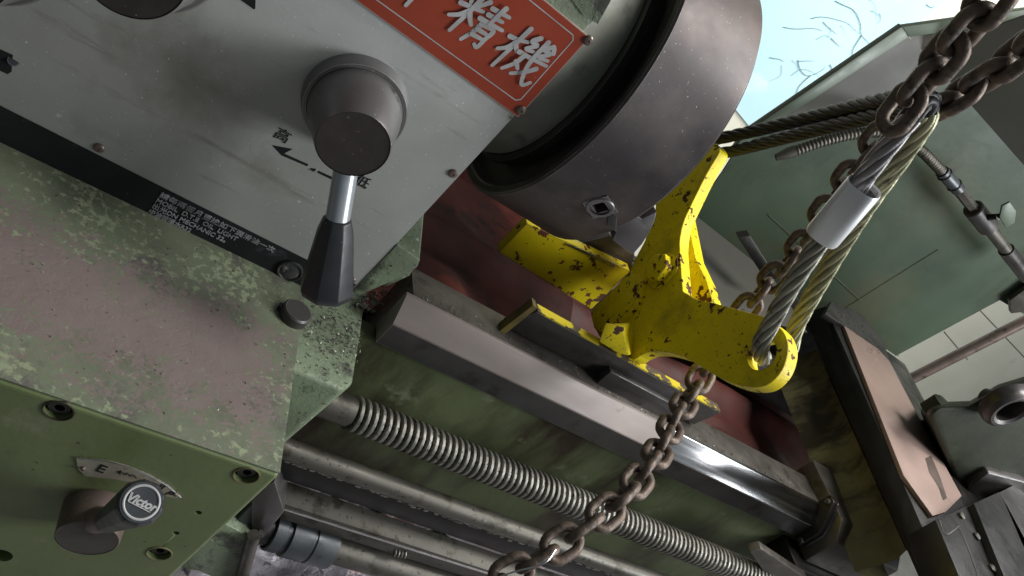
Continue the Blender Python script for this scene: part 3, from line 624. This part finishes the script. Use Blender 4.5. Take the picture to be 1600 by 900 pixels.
sk = MB().lathe(ks+kn*.0015, -kn, [(0, .0088), (0, .0118), (.0012, .0126), (.004, .0126)], 40).build('key_socket', 'jaw', ck)
MB().lathe(ks-kn*.014, kn, [(0, .0126), (.0008, 0)], 30).build('socket_floor', 'black_hole', sk)
sqm = MB(); 
for k in range(4):
    a = k*math.pi/2+.35; dd = XX*math.cos(a)+tg*math.sin(a); d2 = kn.cross(dd); sqm.obox(ks-kn*.0055+dd*.0088, dd*.0028, d2*(.0116 if k % 2 else .0060), kn*.0058)
sqm.build('square_hole', 'jaw', sk)
# jaws on the chuck face
jy = jn.y
MB().prism(WP([(966, 316), (982, 318), (985, 332), (1003, 343), (1026, 331), (1023, 345), (1016, 361), (1004, 381), (989, 398), (957, 375), (963, 362)], y=jy+.006), (0, .03, 0)).build('chuck_jaw', 'jaw', ck, .0008)
MB().prism(WP([(951, 324), (965, 317), (963, 363), (949, 352)], y=jy+.003), (0, .004, 0)).build('jaw_guide', 'dark2', ck, .0006)
nn_ = V((0, *(Matrix.Rotation(math.radians(90), 2) @ V((jnn.y, jnn.z))))); tt = XX.cross(nn_); base = o+nn_*(RC-.032)
MB().obox(base+XX*(xb+.012), XX*.0215, tt*.0105, nn_*.030).obox(base-nn_*.012+XX*(xb+.034), XX*.012, tt*.0105, nn_*.017).build('chuck_jaw', 'dark', ck, .0012)

# ================================================================== YELLOW LIFTING BRACKET
XP = .33
yb = thing('lifting_bracket', 'chipped yellow steel lifting bracket clamped across the bed with a hook ear', 'lifting bracket', (XP, .1, .04))
face = [(1009, 372), (1022, 335), (1027, 298), (1042, 255), (1080, 226), (1119, 224), (1124, 236), (1109, 262), (1095, 289), (1079, 322), (1068, 347), (1062, 378), (1064, 420), (1067, 455),
        (1090, 468), (1114, 473), (1155, 484), (1193, 494), (1212, 506), (1226, 522), (1231, 545), (1224, 573), (1208, 594), (1188, 604), (1160, 603), (1131, 593), (1112, 583), (1092, 571), (1069, 557), (1042, 550), (1016, 549), (1000, 555), (986, 561),
        (955, 548), (933, 520), (925, 492), (948, 470), (975, 445), (992, 405)]
def outline(pts, sharp=()):                          # spline through the points, corners kept at the indices in sharp
    n = len(pts); out = []; pts = [V((a, b, 0)) for a, b in pts]
    for i in range(n):
        a, b, c, d = pts[i-1], pts[i], pts[(i+1) % n], pts[(i+2) % n]
        if i in sharp: a = b
        if (i+1) % n in sharp: d = c
        k_ = 1 if (i in sharp and (i+1) % n in sharp) else 5
        for k in range(k_):
            t = k/k_; out.append(.5*((2*b)+(c-a)*t+(2*a-5*b+4*c-d)*t*t+(3*b-a-3*c+d)*t**3))
    return [(p.x, p.y) for p in out]
fp = WP(outline(face, (5, 13, 17, 28, 31)), x=XP)
pm = MB().prism(fp, (.0165, 0, 0)).build('main_plate', 'yellow', yb, .0012)
ey = W(1190, 553, x=XP)
cut(pm, [MB().cyl(ey+V((-.05, 0, 0)), ey+V((.08, 0, 0)), .0165, seg=36).mesh('c', org[yb.name])])
for f_ in pm.data.polygons: f_.use_smooth = False
# second plate behind
f2 = [W(a, b, x=XP+.055) for a, b in ((1072, 330), (1086, 402), (1104, 440), (1113, 470), (1090, 490), (1030, 500), (990, 440), (1020, 330))]
MB().prism(f2, (.018, 0, 0)).build('rear_plate', 'yellow', yb, .001)
# bolt
bc = W(1036, 424, x=XP)
bo_ = MB().lathe(bc+V((.0008, 0, 0)), -XX, [(0, .0235), (.003, .0235), (.0035, .022), (.0035, 0)], 36).build('hex_bolt', 'yellow', yb)
MB().lathe(bc+V((-.0036, 0, 0)), -XX, [(0, .0185), (.0095, .0185), (.0105, .017), (.0105, 0)], 6, .55).build('bolt_head', 'yellow', bo_, .0006)
# rear foot rail (spotted) and front foot rail (dark grey front, yellow top)
rA, rB = W(779, 393, z=.035), W(925, 484, z=.035); yr = (rA.y+rB.y)/2
q4 = WP([(779, 394), (924, 484), (985, 424), (823, 349)], y=yr)
MB().prism(q4, (0, .016, 0)).build('rear_rail', 'yellow_rust', yb, .0012)
MB().prism(WP([(905, 380), (953, 368), (992, 396), (985, 424), (958, 417)], y=yr+.022), (0, .02, 0)).build('rail_stop', 'jaw', yb, .001)
MB().prism(WP([(880, 380), (893, 383), (962, 413), (959, 419)], y=yr-.0006), (0, .0004, 0)).build('bare_edge', 'bright', yb)
MB().prism([q4[2]+V((-.005, .017, -.004)), q4[3]+V((.06, .017, -.004)), q4[3]+V((.06, .045, -.004)), q4[2]+V((.05, .045, -.004))], (0, 0, -.05)).build('rail_backing', 'way', yb, .001)
yf = .034
ra = WP([(780, 522), (835, 487), (1112, 652), (1090, 668), (925, 610)], y=yf)
zt = W(836, 483, y=yf).z; xl = W(808, 505, y=yf).x; xr = W(1110, 652, y=yf).x
MB().prism([(xl-.004, yf+.006, .0375), (xr, yf+.006, .0375), (xr, yf-.004, zt), (xl+.004, yf-.004, zt)], (0, .013, 0)).build('front_rail', 'dark2', yb, .001)
MB().prism([(xl+.0045, yf-.0036, zt+.0002), (xr-.002, yf-.0036, zt+.0002), (xr-.002, yf+.0086, zt+.0002), (xl+.0045, yf+.0086, zt+.0002)], (0, 0, .0016)).build('rail_top', 'yellow_worn', yb)
# clamp block under the front rail
c1 = W(955, 590, y=yf-.006); MB().box((c1.x-.010, yf-.009, .036), (c1.x+.125, yf+.004, .060)).build('clamp_block', 'dark2', yb, .0015)
# gusset between front rail and plate
MB().loft(WP([(946, 504), (974, 512), (981, 556), (962, 550), (936, 534)], y=yf-.006), WP([(946, 506), (985, 504), (1000, 552), (965, 540), (940, 524)], y=yf+.03)).build('gusset', 'yellow', yb, .0015)
MB().prism(WP([(922, 487), (985, 423), (1004, 436), (990, 474), (946, 524), (927, 512)], x=XP-.010), (.02, 0, 0)).build('web_gusset', 'yellow', yb, .002)
MB().prism(WP([(776, 521), (833, 477), (839, 482), (784, 526)], y=yf-.004), (0, .012, 0)).build('rail_end', 'yellow_dark', yb)  # end piece in a much darker yellow than the other plates
wb = MB()
rnd = random.Random(9)
wp = smooth_path([W(944, 512, x=XP-.002), W(958, 494, x=XP-.002), W(975, 480, x=XP-.002), W(994, 470, x=XP-.002)], 10)
for k, p in enumerate(wp):
    mm = Matrix.Translation(p) @ Matrix.Diagonal((.9, 1.1, 1.1, 1)); r_ = .0078+rnd.uniform(-.0012, .0012); bmesh.ops.create_icosphere(wb.bm, subdivisions=2, radius=r_, matrix=mm)
for v in wb.bm.verts: v.co += V((1, 1, 1))*.0014*mnoise.noise(v.co*260)
wb.build('weld_bead', 'yellow', yb, ang=80)

# ================================================================== ROPES AND CHAINS
def wire_rope(path, r, m, name, parent, lay=7.2, phase=0., step=None):
    P = resample(smooth_path(path, 24), step or r*.55); mb = MB(); n = len(P); nrm = None; fr_ = []
    for i in range(n):
        t = (P[min(i+1, n-1)]-P[max(i-1, 0)]).normalized()
        if nrm is None: nrm = t.orthogonal().normalized()
        nrm = (nrm-t*nrm.dot(t)).normalized(); fr_.append((nrm.copy(), t.cross(nrm)))
    st = step or r*.55
    for s_ in range(6):
        mb.tube([P[i]+(fr_[i][0]*math.cos(a)+fr_[i][1]*math.sin(a))*r*.62 for i in range(n) for a in [phase+s_*math.tau/6+i*st/(2*r*lay)*math.tau]], r*.37, 8)
    mb.tube(P, r*.5, 6)
    return mb.build(name, m, parent, ang=80)
eyd = 0.764
sl = thing('wire_rope_sling', 'thick steel wire rope loop through the hook eye with a bright aluminium ferrule', 'wire rope', (.3, -.08, .2))
RR = .0088
legA = [(1192, 560, .775), (1188, 540, .752), (1205, 505, .735), (1240, 440, .70), (1310, 335, .655), (1370, 250, .615), (1425, 180, .59)]
legB = [(1235, 545, .81), (1246, 505, .79), (1290, 425, .745), (1345, 335, .69), (1405, 250, .645), (1445, 190, .61), (1448, 168, .60)]
wire_rope([D(*p) for p in legA[:5]], RR, 'rope', 'rope_leg', sl)
wire_rope([D(*p) for p in legA[4:]], RR, 'rope_grey', 'rope_leg', sl)
wire_rope([D(*p) for p in legB], RR, 'rope_green', 'rope_leg', sl, phase=.5)
wire_rope([D(1425, 180, .59), D(1440, 158, .580), D(1452, 158, .592), D(1448, 172, .60)], RR, 'rope_dark', 'rope_bight', sl)
f0, f1 = D(1286, 368, .662), D(1350, 292, .628)
fa = (f1-f0).normalized(); fm = MB(); vw = ((f0+f1)/2-CAM).normalized(); fs = fa.cross(vw).normalized(); fd = fs.cross(fa)
def ell(c, k): return [c+(fs*math.copysign(abs(math.cos(a))**.72, math.cos(a))*.0148+fd*math.copysign(abs(math.sin(a))**.72, math.sin(a))*.0145)*k for a in [i*math.tau/40 for i in range(40)]]
rg = [ell(f0+fa*.004, .82), ell(f0+fa*.0, .84), ell(f0-fa*.001, .95), ell(f0+fa*.001, 1.), ell(f1-fa*.001, 1.), ell(f1+fa*.001, .95), ell(f1, .84), ell(f1-fa*.004, .82)]
vv = [[fm.bm.verts.new(p) for p in r_] for r_ in rg]
for a, b in zip(vv, vv[1:]):
    for k in range(40): fm.bm.faces.new((a[k], a[(k+1) % 40], b[(k+1) % 40], b[k]))
fm.build('ferrule', 'alu', sl, ang=40)
s2 = thing('wire_rope', 'dark twisted wire rope pair stretched from behind the chuck to the chain', 'wire rope', (.3, .15, .3))
tag(s2, 'dark twisted wire rope doubled from behind the chuck up to the chain', 'wire rope')
wire_rope([D(1085, 224, 1.02), D(1145, 212, .98), D(1240, 190, .88), D(1330, 168, .77), D(1425, 148, .655)], RR*.90, 'rope_dark', 'rope_leg', s2)
wire_rope([D(1085, 246, 1.01), D(1145, 236, .98), D(1240, 212, .87), D(1330, 190, .765), D(1430, 168, .65)], RR*.86, 'rope_dark', 'rope_leg', s2, phase=.4)

def link_mesh(inner, d, w):                           # stadium link along +X, flat in XY
    a = (inner+d)/2-w/2+0.; pts = []; r_ = w/2
    h = (inner+d)/2-r_
    for k in range(13): t = -math.pi/2+math.pi*k/12; pts.append(V((h+r_*math.cos(t), r_*math.sin(t), 0)))
    for k in range(13): t = math.pi/2+math.pi*k/12; pts.append(V((-h+r_*math.cos(t), r_*math.sin(t), 0)))
    mb = MB(); mb.tube(pts, d/2, 12, True)
    for v in mb.bm.verts: v.co += V((1, 1, 1))*d*.03*mnoise.noise(v.co*150)
    me = mb.mesh('link', V(), ang=80); me.materials.append(M['chain']); return me
def chain(name, label, path, inner, d, w, roll=.35, start=0):
    root = thing(name, label, 'chain', path[0], 'chains of the hoist' if name == 'hoist_chain' else None); P = resample(smooth_path(path, 30), inner*.985); me = link_mesh(inner, d, w); og = org[root.name]; rr = random.Random(len(P))
    for i, (a, b) in enumerate(zip(P, P[1:])):
        t = (b-a).normalized(); vw = ((a+b)/2-CAM).normalized(); s_ = t.cross(vw).normalized(); n_ = s_.cross(t)
        an = roll+(math.pi/2 if (i+start) % 2 else 0)+rr.uniform(-.16, .16)
        y_ = s_*math.cos(an)+n_*math.sin(an); z_ = t.cross(y_)
        o_ = bpy.data.objects.new('link', me); col.objects.link(o_); o_.parent = root
        o_.matrix_local = Matrix.Translation((a+b)/2-og) @ Matrix(((t.x, y_.x, z_.x), (t.y, y_.y, z_.y), (t.z, y_.z, z_.z))).to_4x4()
    return root
chain('steel_chain', 'long brown rusty chain passing behind the yellow hook ear and down across the lead screw',
      [D(*p) for p in ((1385, 205, .66), (1330, 275, .71), (1287, 335, .755), (1240, 400, .80), (1180, 465, .845), (1130, 530, .875), (1092, 595, .865), (1055, 655, .81), (1020, 720, .74), (965, 785, .69), (900, 835, .665), (820, 885, .645), (735, 930, .63))], .0248, .0085, .0218, .12)
chain('hoist_chain', 'heavy brown chain from the upper right corner, its lowest link at the rope bight',
      [D(*p) for p in ((1392, 192, .575), (1440, 130, .555), (1490, 70, .525), (1540, 10, .50), (1580, -45, .48), (1620, -100, .46), (1700, -230, .43))], .0235, .0098, .0198, .55)
chain('hoist_chain', 'heavy brown chain at the right edge running beside the first, just under it',
      [D(*p) for p in ((1450, 178, .62), (1500, 148, .59), (1555, 112, .56), (1610, 70, .535), (1670, 20, .51), (1760, -60, .47))], .0235, .0098, .0198, .7, 1)
tag(MB().tube(smooth_path([D(770, 905, .63), D(805, 893, .63), D(850, 880, .632), D(868, 858, .64)], 6), .0007, 6).build('tie_wire', 'bright'), 'thin bright tie wire at the lower end of the long chain', 'wire')

# ================================================================== SADDLE (right)
sd = thing('saddle', 'lathe saddle with pinkish worn top plate, dark steel edge and olive casting side', 'saddle', (.9, .1, .0))
lo = [W(1254, 490, z=.11), W(1283, 558, z=.11), W(1395, 813, z=.11), W(1450, 935, z=.11)]
up = [W(1290, 478, z=.145), W(1303, 512, z=.145), W(1440, 820, z=.145), W(1490, 935, z=.145)]
dm = MB(); rt = [W(1420, 470, z=.145), W(1640, 935, z=.145)]
dm.loft([lo[0], lo[3], lo[3]+V((.3, 0, 0)), lo[0]+V((.3, 0, 0))], [up[0], up[3], up[3]+V((.28, 0, 0)), up[0]+V((.28, 0, 0))])
dm.build('slide_edge', 'dark', sd, .001)
pk = WP([(1318, 506), (1372, 545), (1388, 560), (1440, 660), (1503, 775), (1478, 800), (1458, 806), (1412, 742)], z=.152)
MB().prism(pk, (0, 0, -.0065)).build('top_plate', 'pink', sd, .0012)
MB().prism(WP([(1446, 716), (1455, 712), (1462, 728), (1470, 748), (1480, 778), (1474, 782), (1466, 760), (1452, 738)], z=.1523), (0, 0, -.0005)).build('paint_scar', 'brown', sd)
MB().prism(WP([(1290, 490), (1300, 470), (1345, 490), (1380, 530), (1392, 566), (1372, 545), (1318, 508)], z=.1525), (0, 0, -.012)).build('plate_end', 'dark2', sd, .002)
oc = [W(1250, 655, x=.80), W(1262, 600, x=.84), W(1272, 545, x=.86), W(1290, 560, x=.86), W(1400, 815, x=.80), W(1362, 790, x=.79), W(1310, 770, x=.79), W(1290, 748, x=.79)]
oc = [V((p.x, p.y, p.z)) for p in oc]
ol = [W(1275, 545, z=.105), W(1285, 566, z=.105), W(1397, 820, z=.105), W(1416, 860, z=.105)]
om = MB(); n_ = 24; rows = []
for i in range(n_+1):
    t = i/n_; a = ol[0].lerp(ol[3], t); f = math.sin(math.pi*min(1, max(0, (t-.0)/1.)))
    px = 1245+t*140; base = W(1222+60*t+30*t*t, 640+130*t, z=.04)
    b_ = V((a.x-.035+.02*t, a.y+.02*(1-t)-.0*t, .036)); mid = a.lerp(b_, .5)+V((.012+.010*math.sin(t*22), 0, 0)); rows.append([om.bm.verts.new(p) for p in (a+V((.1, 0, 0)), a, a.lerp(b_, .25)+V((.012, 0, 0)), mid, a.lerp(b_, .8)+V((.004, 0, 0)), b_, b_+V((.1, 0, 0)))])
for a, b in zip(rows, rows[1:]):
    for k in range(6): om.bm.faces.new((a[k], a[k+1], b[k+1], b[k]))
om.build('side_casting', 'olive', sd, ang=60)
MB().prism(WP([(1185, 500), (1255, 480), (1290, 560), (1284, 610), (1240, 600), (1195, 560)], y=.42), (0, .06, 0)).build('rear_boss', 'dark2', sd, .006)
# wiper block at the end of the front way
wb_ = thing('way_wiper', 'dark way wiper plate with small screws where the bright way meets the saddle', 'way wiper', (.74, -.02, .0))
wz = [(-.030, -.012), (-.030, .022), (-.024, .034), (-.002, .062), (.010, .062), (.010, -.012)]
MB().prism([V((.742, y, z)) for y, z in wz], (.012, 0, 0)).build('wiper_plate', 'dark', wb_, .002)
MB().prism([V((.7545, y*1.0, z*.97)) for y, z in wz], (.004, 0, 0)).build('wiper_backing', 'bright', wb_, .001)
MB().prism([V((.759, -.045, -.02)), V((.759, -.045, .035)), V((.759, -.02, .055)), V((.759, .08, .055)), V((.759, .08, -.02))], (.16, 0, 0)).build('wing_block', 'flat', wb_, .003)
MB().prism([V((.735, -.06, -.06)), V((.735, -.06, -.022)), V((.735, .0, -.022)), V((.735, .0, -.06))], (.2, 0, 0)).build('lower_block', 'dark', wb_, .003)
for yy, zz in ((.002, .054), (-.026, -.005)): MB().lathe((.742, yy, zz), -XX, [(0, .0045), (.0025, .0045), (.004, .003), (.004, 0)], 16).build('screw', 'rod', wb_)
an = tag(MB().prism(WP([(1172, 862), (1190, 858), (1262, 905), (1240, 925), (1215, 925)], y=-.075), (0, .012, 0)).build('apron_bracket', 'flat', None, .001), 'small grey angled bracket at the lower end of the lead screw', 'bracket')
# ------------------------------------------------- compound casting with boss
tc_ = thing('compound_casting', 'grey green casting with round bored boss at the right edge beyond the saddle', 'casting', (1.0, .05, .1))
YT = .09
cp = [(1436, 640), (1452, 628), (1516, 626), (1560, 600), (1660, 570), (1660, 760), (1560, 770), (1515, 790), (1500, 776), (1470, 720)]
MB().loft(WP([(a+14*(1 if a < 1500 else 0), b+8) for a, b in cp], y=YT), WP(cp, y=YT+.14)).build('casting_body', 'tailgreen', tc_, .014, seg=4)
bc_ = W(1582, 645, y=YT-.03)
MB().lathe(bc_+V((0, .06, 0)), NY, [(.038, .036), (.050, .0365), (.056, .034), (.060, .029), (.060, .025), (.057, .021), (.03, .021), (.03, 0)], 48).build('bored_boss', 'dark2', tc_)
MB().lathe(bc_+V((0, .031, 0)), NY, [(0, .0208), (.001, 0)], 30).build('bore', 'black_hole', tc_)
kc = W(1536, 622, y=YT+.05); MB().cyl(kc, kc+V((-.004, -.03, .022)), .016, .0155, 28, .003).build('oil_cap', 'dark2', tc_)
MB().lathe(W(1468, 634, y=YT+.06), ZZ, [(-.02, .018), (.006, .018), (.011, .012), (.012, 0)], 28).build('boss_plug', 'tailgreen', tc_)
MB().prism(WP([(1500, 790), (1518, 757), (1545, 738), (1600, 752), (1680, 800), (1680, 860), (1560, 830)], y=YT-.012), (0, .03, 0)).build('machined_foot', 'dark2', tc_, .004, seg=3)
# slide block with screws
sbk = thing('tool_slide_block', 'black bolted steel block with three screws on top of the saddle end', 'slide block', (.85, -.1, .15))
tb = W(1540, 830, z=.20)
MB().prism(WP([(1462, 812), (1528, 783), (1600, 950), (1520, 950)], z=.185), (0, 0, -.04)).build('block_body', 'dark', sbk, .0015)
MB().prism(WP([(1522, 786), (1562, 768), (1660, 950), (1590, 950)], z=.195), (0, 0, -.05)).build('block_side', 'dark', sbk, .0015)
MB().prism(WP([(1562, 769), (1610, 745), (1700, 950), (1640, 950)], z=.195), (0, 0, -.05)).build('block_flank', 'dark2', sbk, .0015)
for q in ((1500, 807), (1524, 839), (1548, 889)): MB().lathe(W(*q, z=.185), ZZ, [(0, .0052), (.003, .0052), (.0045, .0035), (.004, .002), (.004, 0)], 18).build('screw', 'rod', sbk)
gr_ = MB(); ribbon(gr_, WP([(1499, 826), (1510, 850), (1530, 905)], z=.1852), .002, ZZ, .0004); ribbon(gr_, WP([(1468, 813), (1478, 835), (1498, 822)], z=.1852), .0016, ZZ, .0004); gr_.build('edge_trim', 'rod', sbk)
# pole
pa_, pz_ = W(1400, 604, y=.62), W(1640, 482, y=.62)
tag(MB().cyl(pa_+(pa_-pz_)*.3, pz_, .0135, seg=24).build('steel_pole', 'brown'), 'brown round steel pole slanting across the pale wall at right', 'pole')

# ================================================================== SPLASH GUARD
sg_ = thing('splash_guard', 'large green sheet metal splash guard with leaning upper hood behind the saddle', 'splash guard', (.95, .5, .0))
YG2 = .50
cr0, cr1 = W(1444, 81, y=YG2), W(1640, 304, y=YG2)
mainp = [W(1130, 272, y=YG2), W(1190, 214, y=YG2), W(1396, 145, y=YG2)] 
zc = cr0.z
le = W(1085, 330, y=YG2)
poly = [W(1192, 214, y=YG2), cr0, V((1.75, YG2, zc)), V((1.75, YG2, .40)), W(1562, 469, y=YG2), W(1400, 556, y=YG2), W(1290, 482, y=YG2), V((1.0, YG2, -.05)), V((.60, YG2, -.05)), W(1085, 330, y=YG2), W(1128, 270, y=YG2)]
poly[0] = W(1166, 209, y=YG2)
MB().prism(poly, (0, .003, 0)).build('main_sheet', 'guard', sg_)
# hood: leans forward above the crease
hA, hB = W(1422, 59, y=YG2-.03), None
hd = [cr0, V((1.75, YG2, zc)), V((1.75, YG2-.22, zc+.22)), V((cr0.x-.05, YG2-.22, zc+.22))]
MB().prism(hd, (0, .003, .003)).build('hood_sheet', 'guard2', sg_)
MB().prism(WP([(1411, 47), (1660, 10), (1660, 280), (1444, 83)], y=YG2+.004), (0, .002, 0)).build('hood_back', 'guard2', sg_)
# end return with pale flange
e_in = [W(1172, 214, y=YG2-.001), W(1412, 50, y=YG2-.001), cr0+V((0, -.001, 0)), W(1400, 142, y=YG2-.001), W(1300, 190, y=YG2-.001)]
MB().prism(e_in, (0, -.0022, 0)).build('end_gusset', 'guard2', sg_)
fl_ = WP([(1140, 243), (1165, 208), (1410, 41), (1420, 58), (1180, 214), (1148, 246)], y=YG2-.012)
MB().prism(fl_, (0, .012, 0)).build('end_flange', 'guard_edge', sg_, .001)
t0, t1 = W(1410, 41, y=YG2-.012), W(1640, 8, y=YG2-.012)
MB().prism(WP([(1410, 42), (1640, 10), (1640, 27), (1420, 58)], y=YG2-.013), (0, .01, 0)).build('top_flange', 'guard_edge', sg_, .001)
sm = MB()
for a, b, c, d in ((1318, 483, 1466, 390), (1200, 335, 1345, 470)):
    p, q = W(a, b, y=YG2-.0012), W(c, d, y=YG2-.0012); sm.tube([p, (p+q)/2, q], .0006, 5)
sm.build('sheet_seam', 'olive', sg_)
MB().prism(WP([(1578, 470), (1640, 425), (1660, 480), (1580, 490)], y=YG2-.02), (0, .01, 0)).build('corner_bracket', 'rod', sg_, .001)
# chute plates behind the bracket
cp_ = thing('chip_chute_plate', 'grey steel chute plate sloping between the yellow bracket and the green guard', 'plate', (.65, .4, .05))
MB().prism([W(1085, 335, y=.47), W(1205, 430, y=.44), W(1262, 520, y=.36), W(1190, 500, y=.30), W(1120, 490, y=.29), W(1070, 430, y=.36)], (0, .003, -.006)).build('chute_plate', 'guard2', cp_)
tag(MB().obox((W(1160, 365, y=.38)+W(1203, 432, y=.36))/2, (W(1203, 432, y=.36)-W(1160, 365, y=.38))/2, V((.007, 0, .007)), V((0, .008, 0))).build('locking_bar', 'dark', None, .0015), 'short dark square bar standing behind the long chain before the guard', 'bar')

# coolant hose and valve
ch = thing('coolant_hose', 'ribbed grey coolant hose with pointed nozzle and valve, in front of the green guard', 'coolant hose', (.9, .42, .2))
YH = .43
hp = resample(smooth_path([W(a, b, y=YH) for a, b in ((1240, 237), (1290, 220), (1340, 209), (1385, 208), (1430, 228), (1462, 258), (1475, 272))], 16), .0016)
rad = [.0078+.0011*math.cos(i*math.tau/3.6) for i in range(len(hp))]
MB().tube(hp, rad, 16).build('ribbed_hose', 'rod', ch, ang=80)
n0, n1 = W(1212, 246, y=YH), W(1242, 236, y=YH)
MB().lathe(n0, n1-n0, [(.004, .0032), (0, .0036), (0, .0052), ((n1-n0).length*.6, .0085), ((n1-n0).length, .009)], 24).build('nozzle', 'rod', ch)
pv = [W(a, b, y=YH) for a, b in ((1472, 268), (1497, 296), (1520, 325), (1555, 368), (1572, 390), (1605, 432))]
MB().cyl(pv[0], pv[1], .0105, seg=24).build('hose_fitting', 'collar', ch); MB().cyl(pv[1], pv[2], .0092, seg=6).build('pipe_union', 'rod', ch)
for p in (pv[0].lerp(pv[1], .15), pv[0].lerp(pv[1], .75)): MB().torus(p, pv[1]-pv[0], .0105, .0018, 28, 8).build('hose_clip', 'dark', ch)
MB().cyl(pv[2], pv[3].lerp(pv[2], .3), .0165, .0165, 28, .002).build('valve_body', 'dark2', ch); MB().cyl(pv[3].lerp(pv[2], .35), pv[4], .0105, seg=20).build('pipe', 'rod', ch); MB().cyl(pv[4], pv[5], .0135, seg=20).build('pipe_elbow', 'dark2', ch)
v0 = pv[2].lerp(pv[3], .35); v1 = W(1562, 338, y=YH-.03)
MB().cyl(v0, v0+(v1-v0)*.95, .006, .005, 16).build('valve_stem', 'dark', ch)
MB().prism(WP([(1566, 322), (1578, 316), (1588, 330), (1586, 348), (1572, 356), (1562, 340)], y=YH-.032), (0, .004, 0)).build('valve_handle', 'guard_edge', ch, .001)
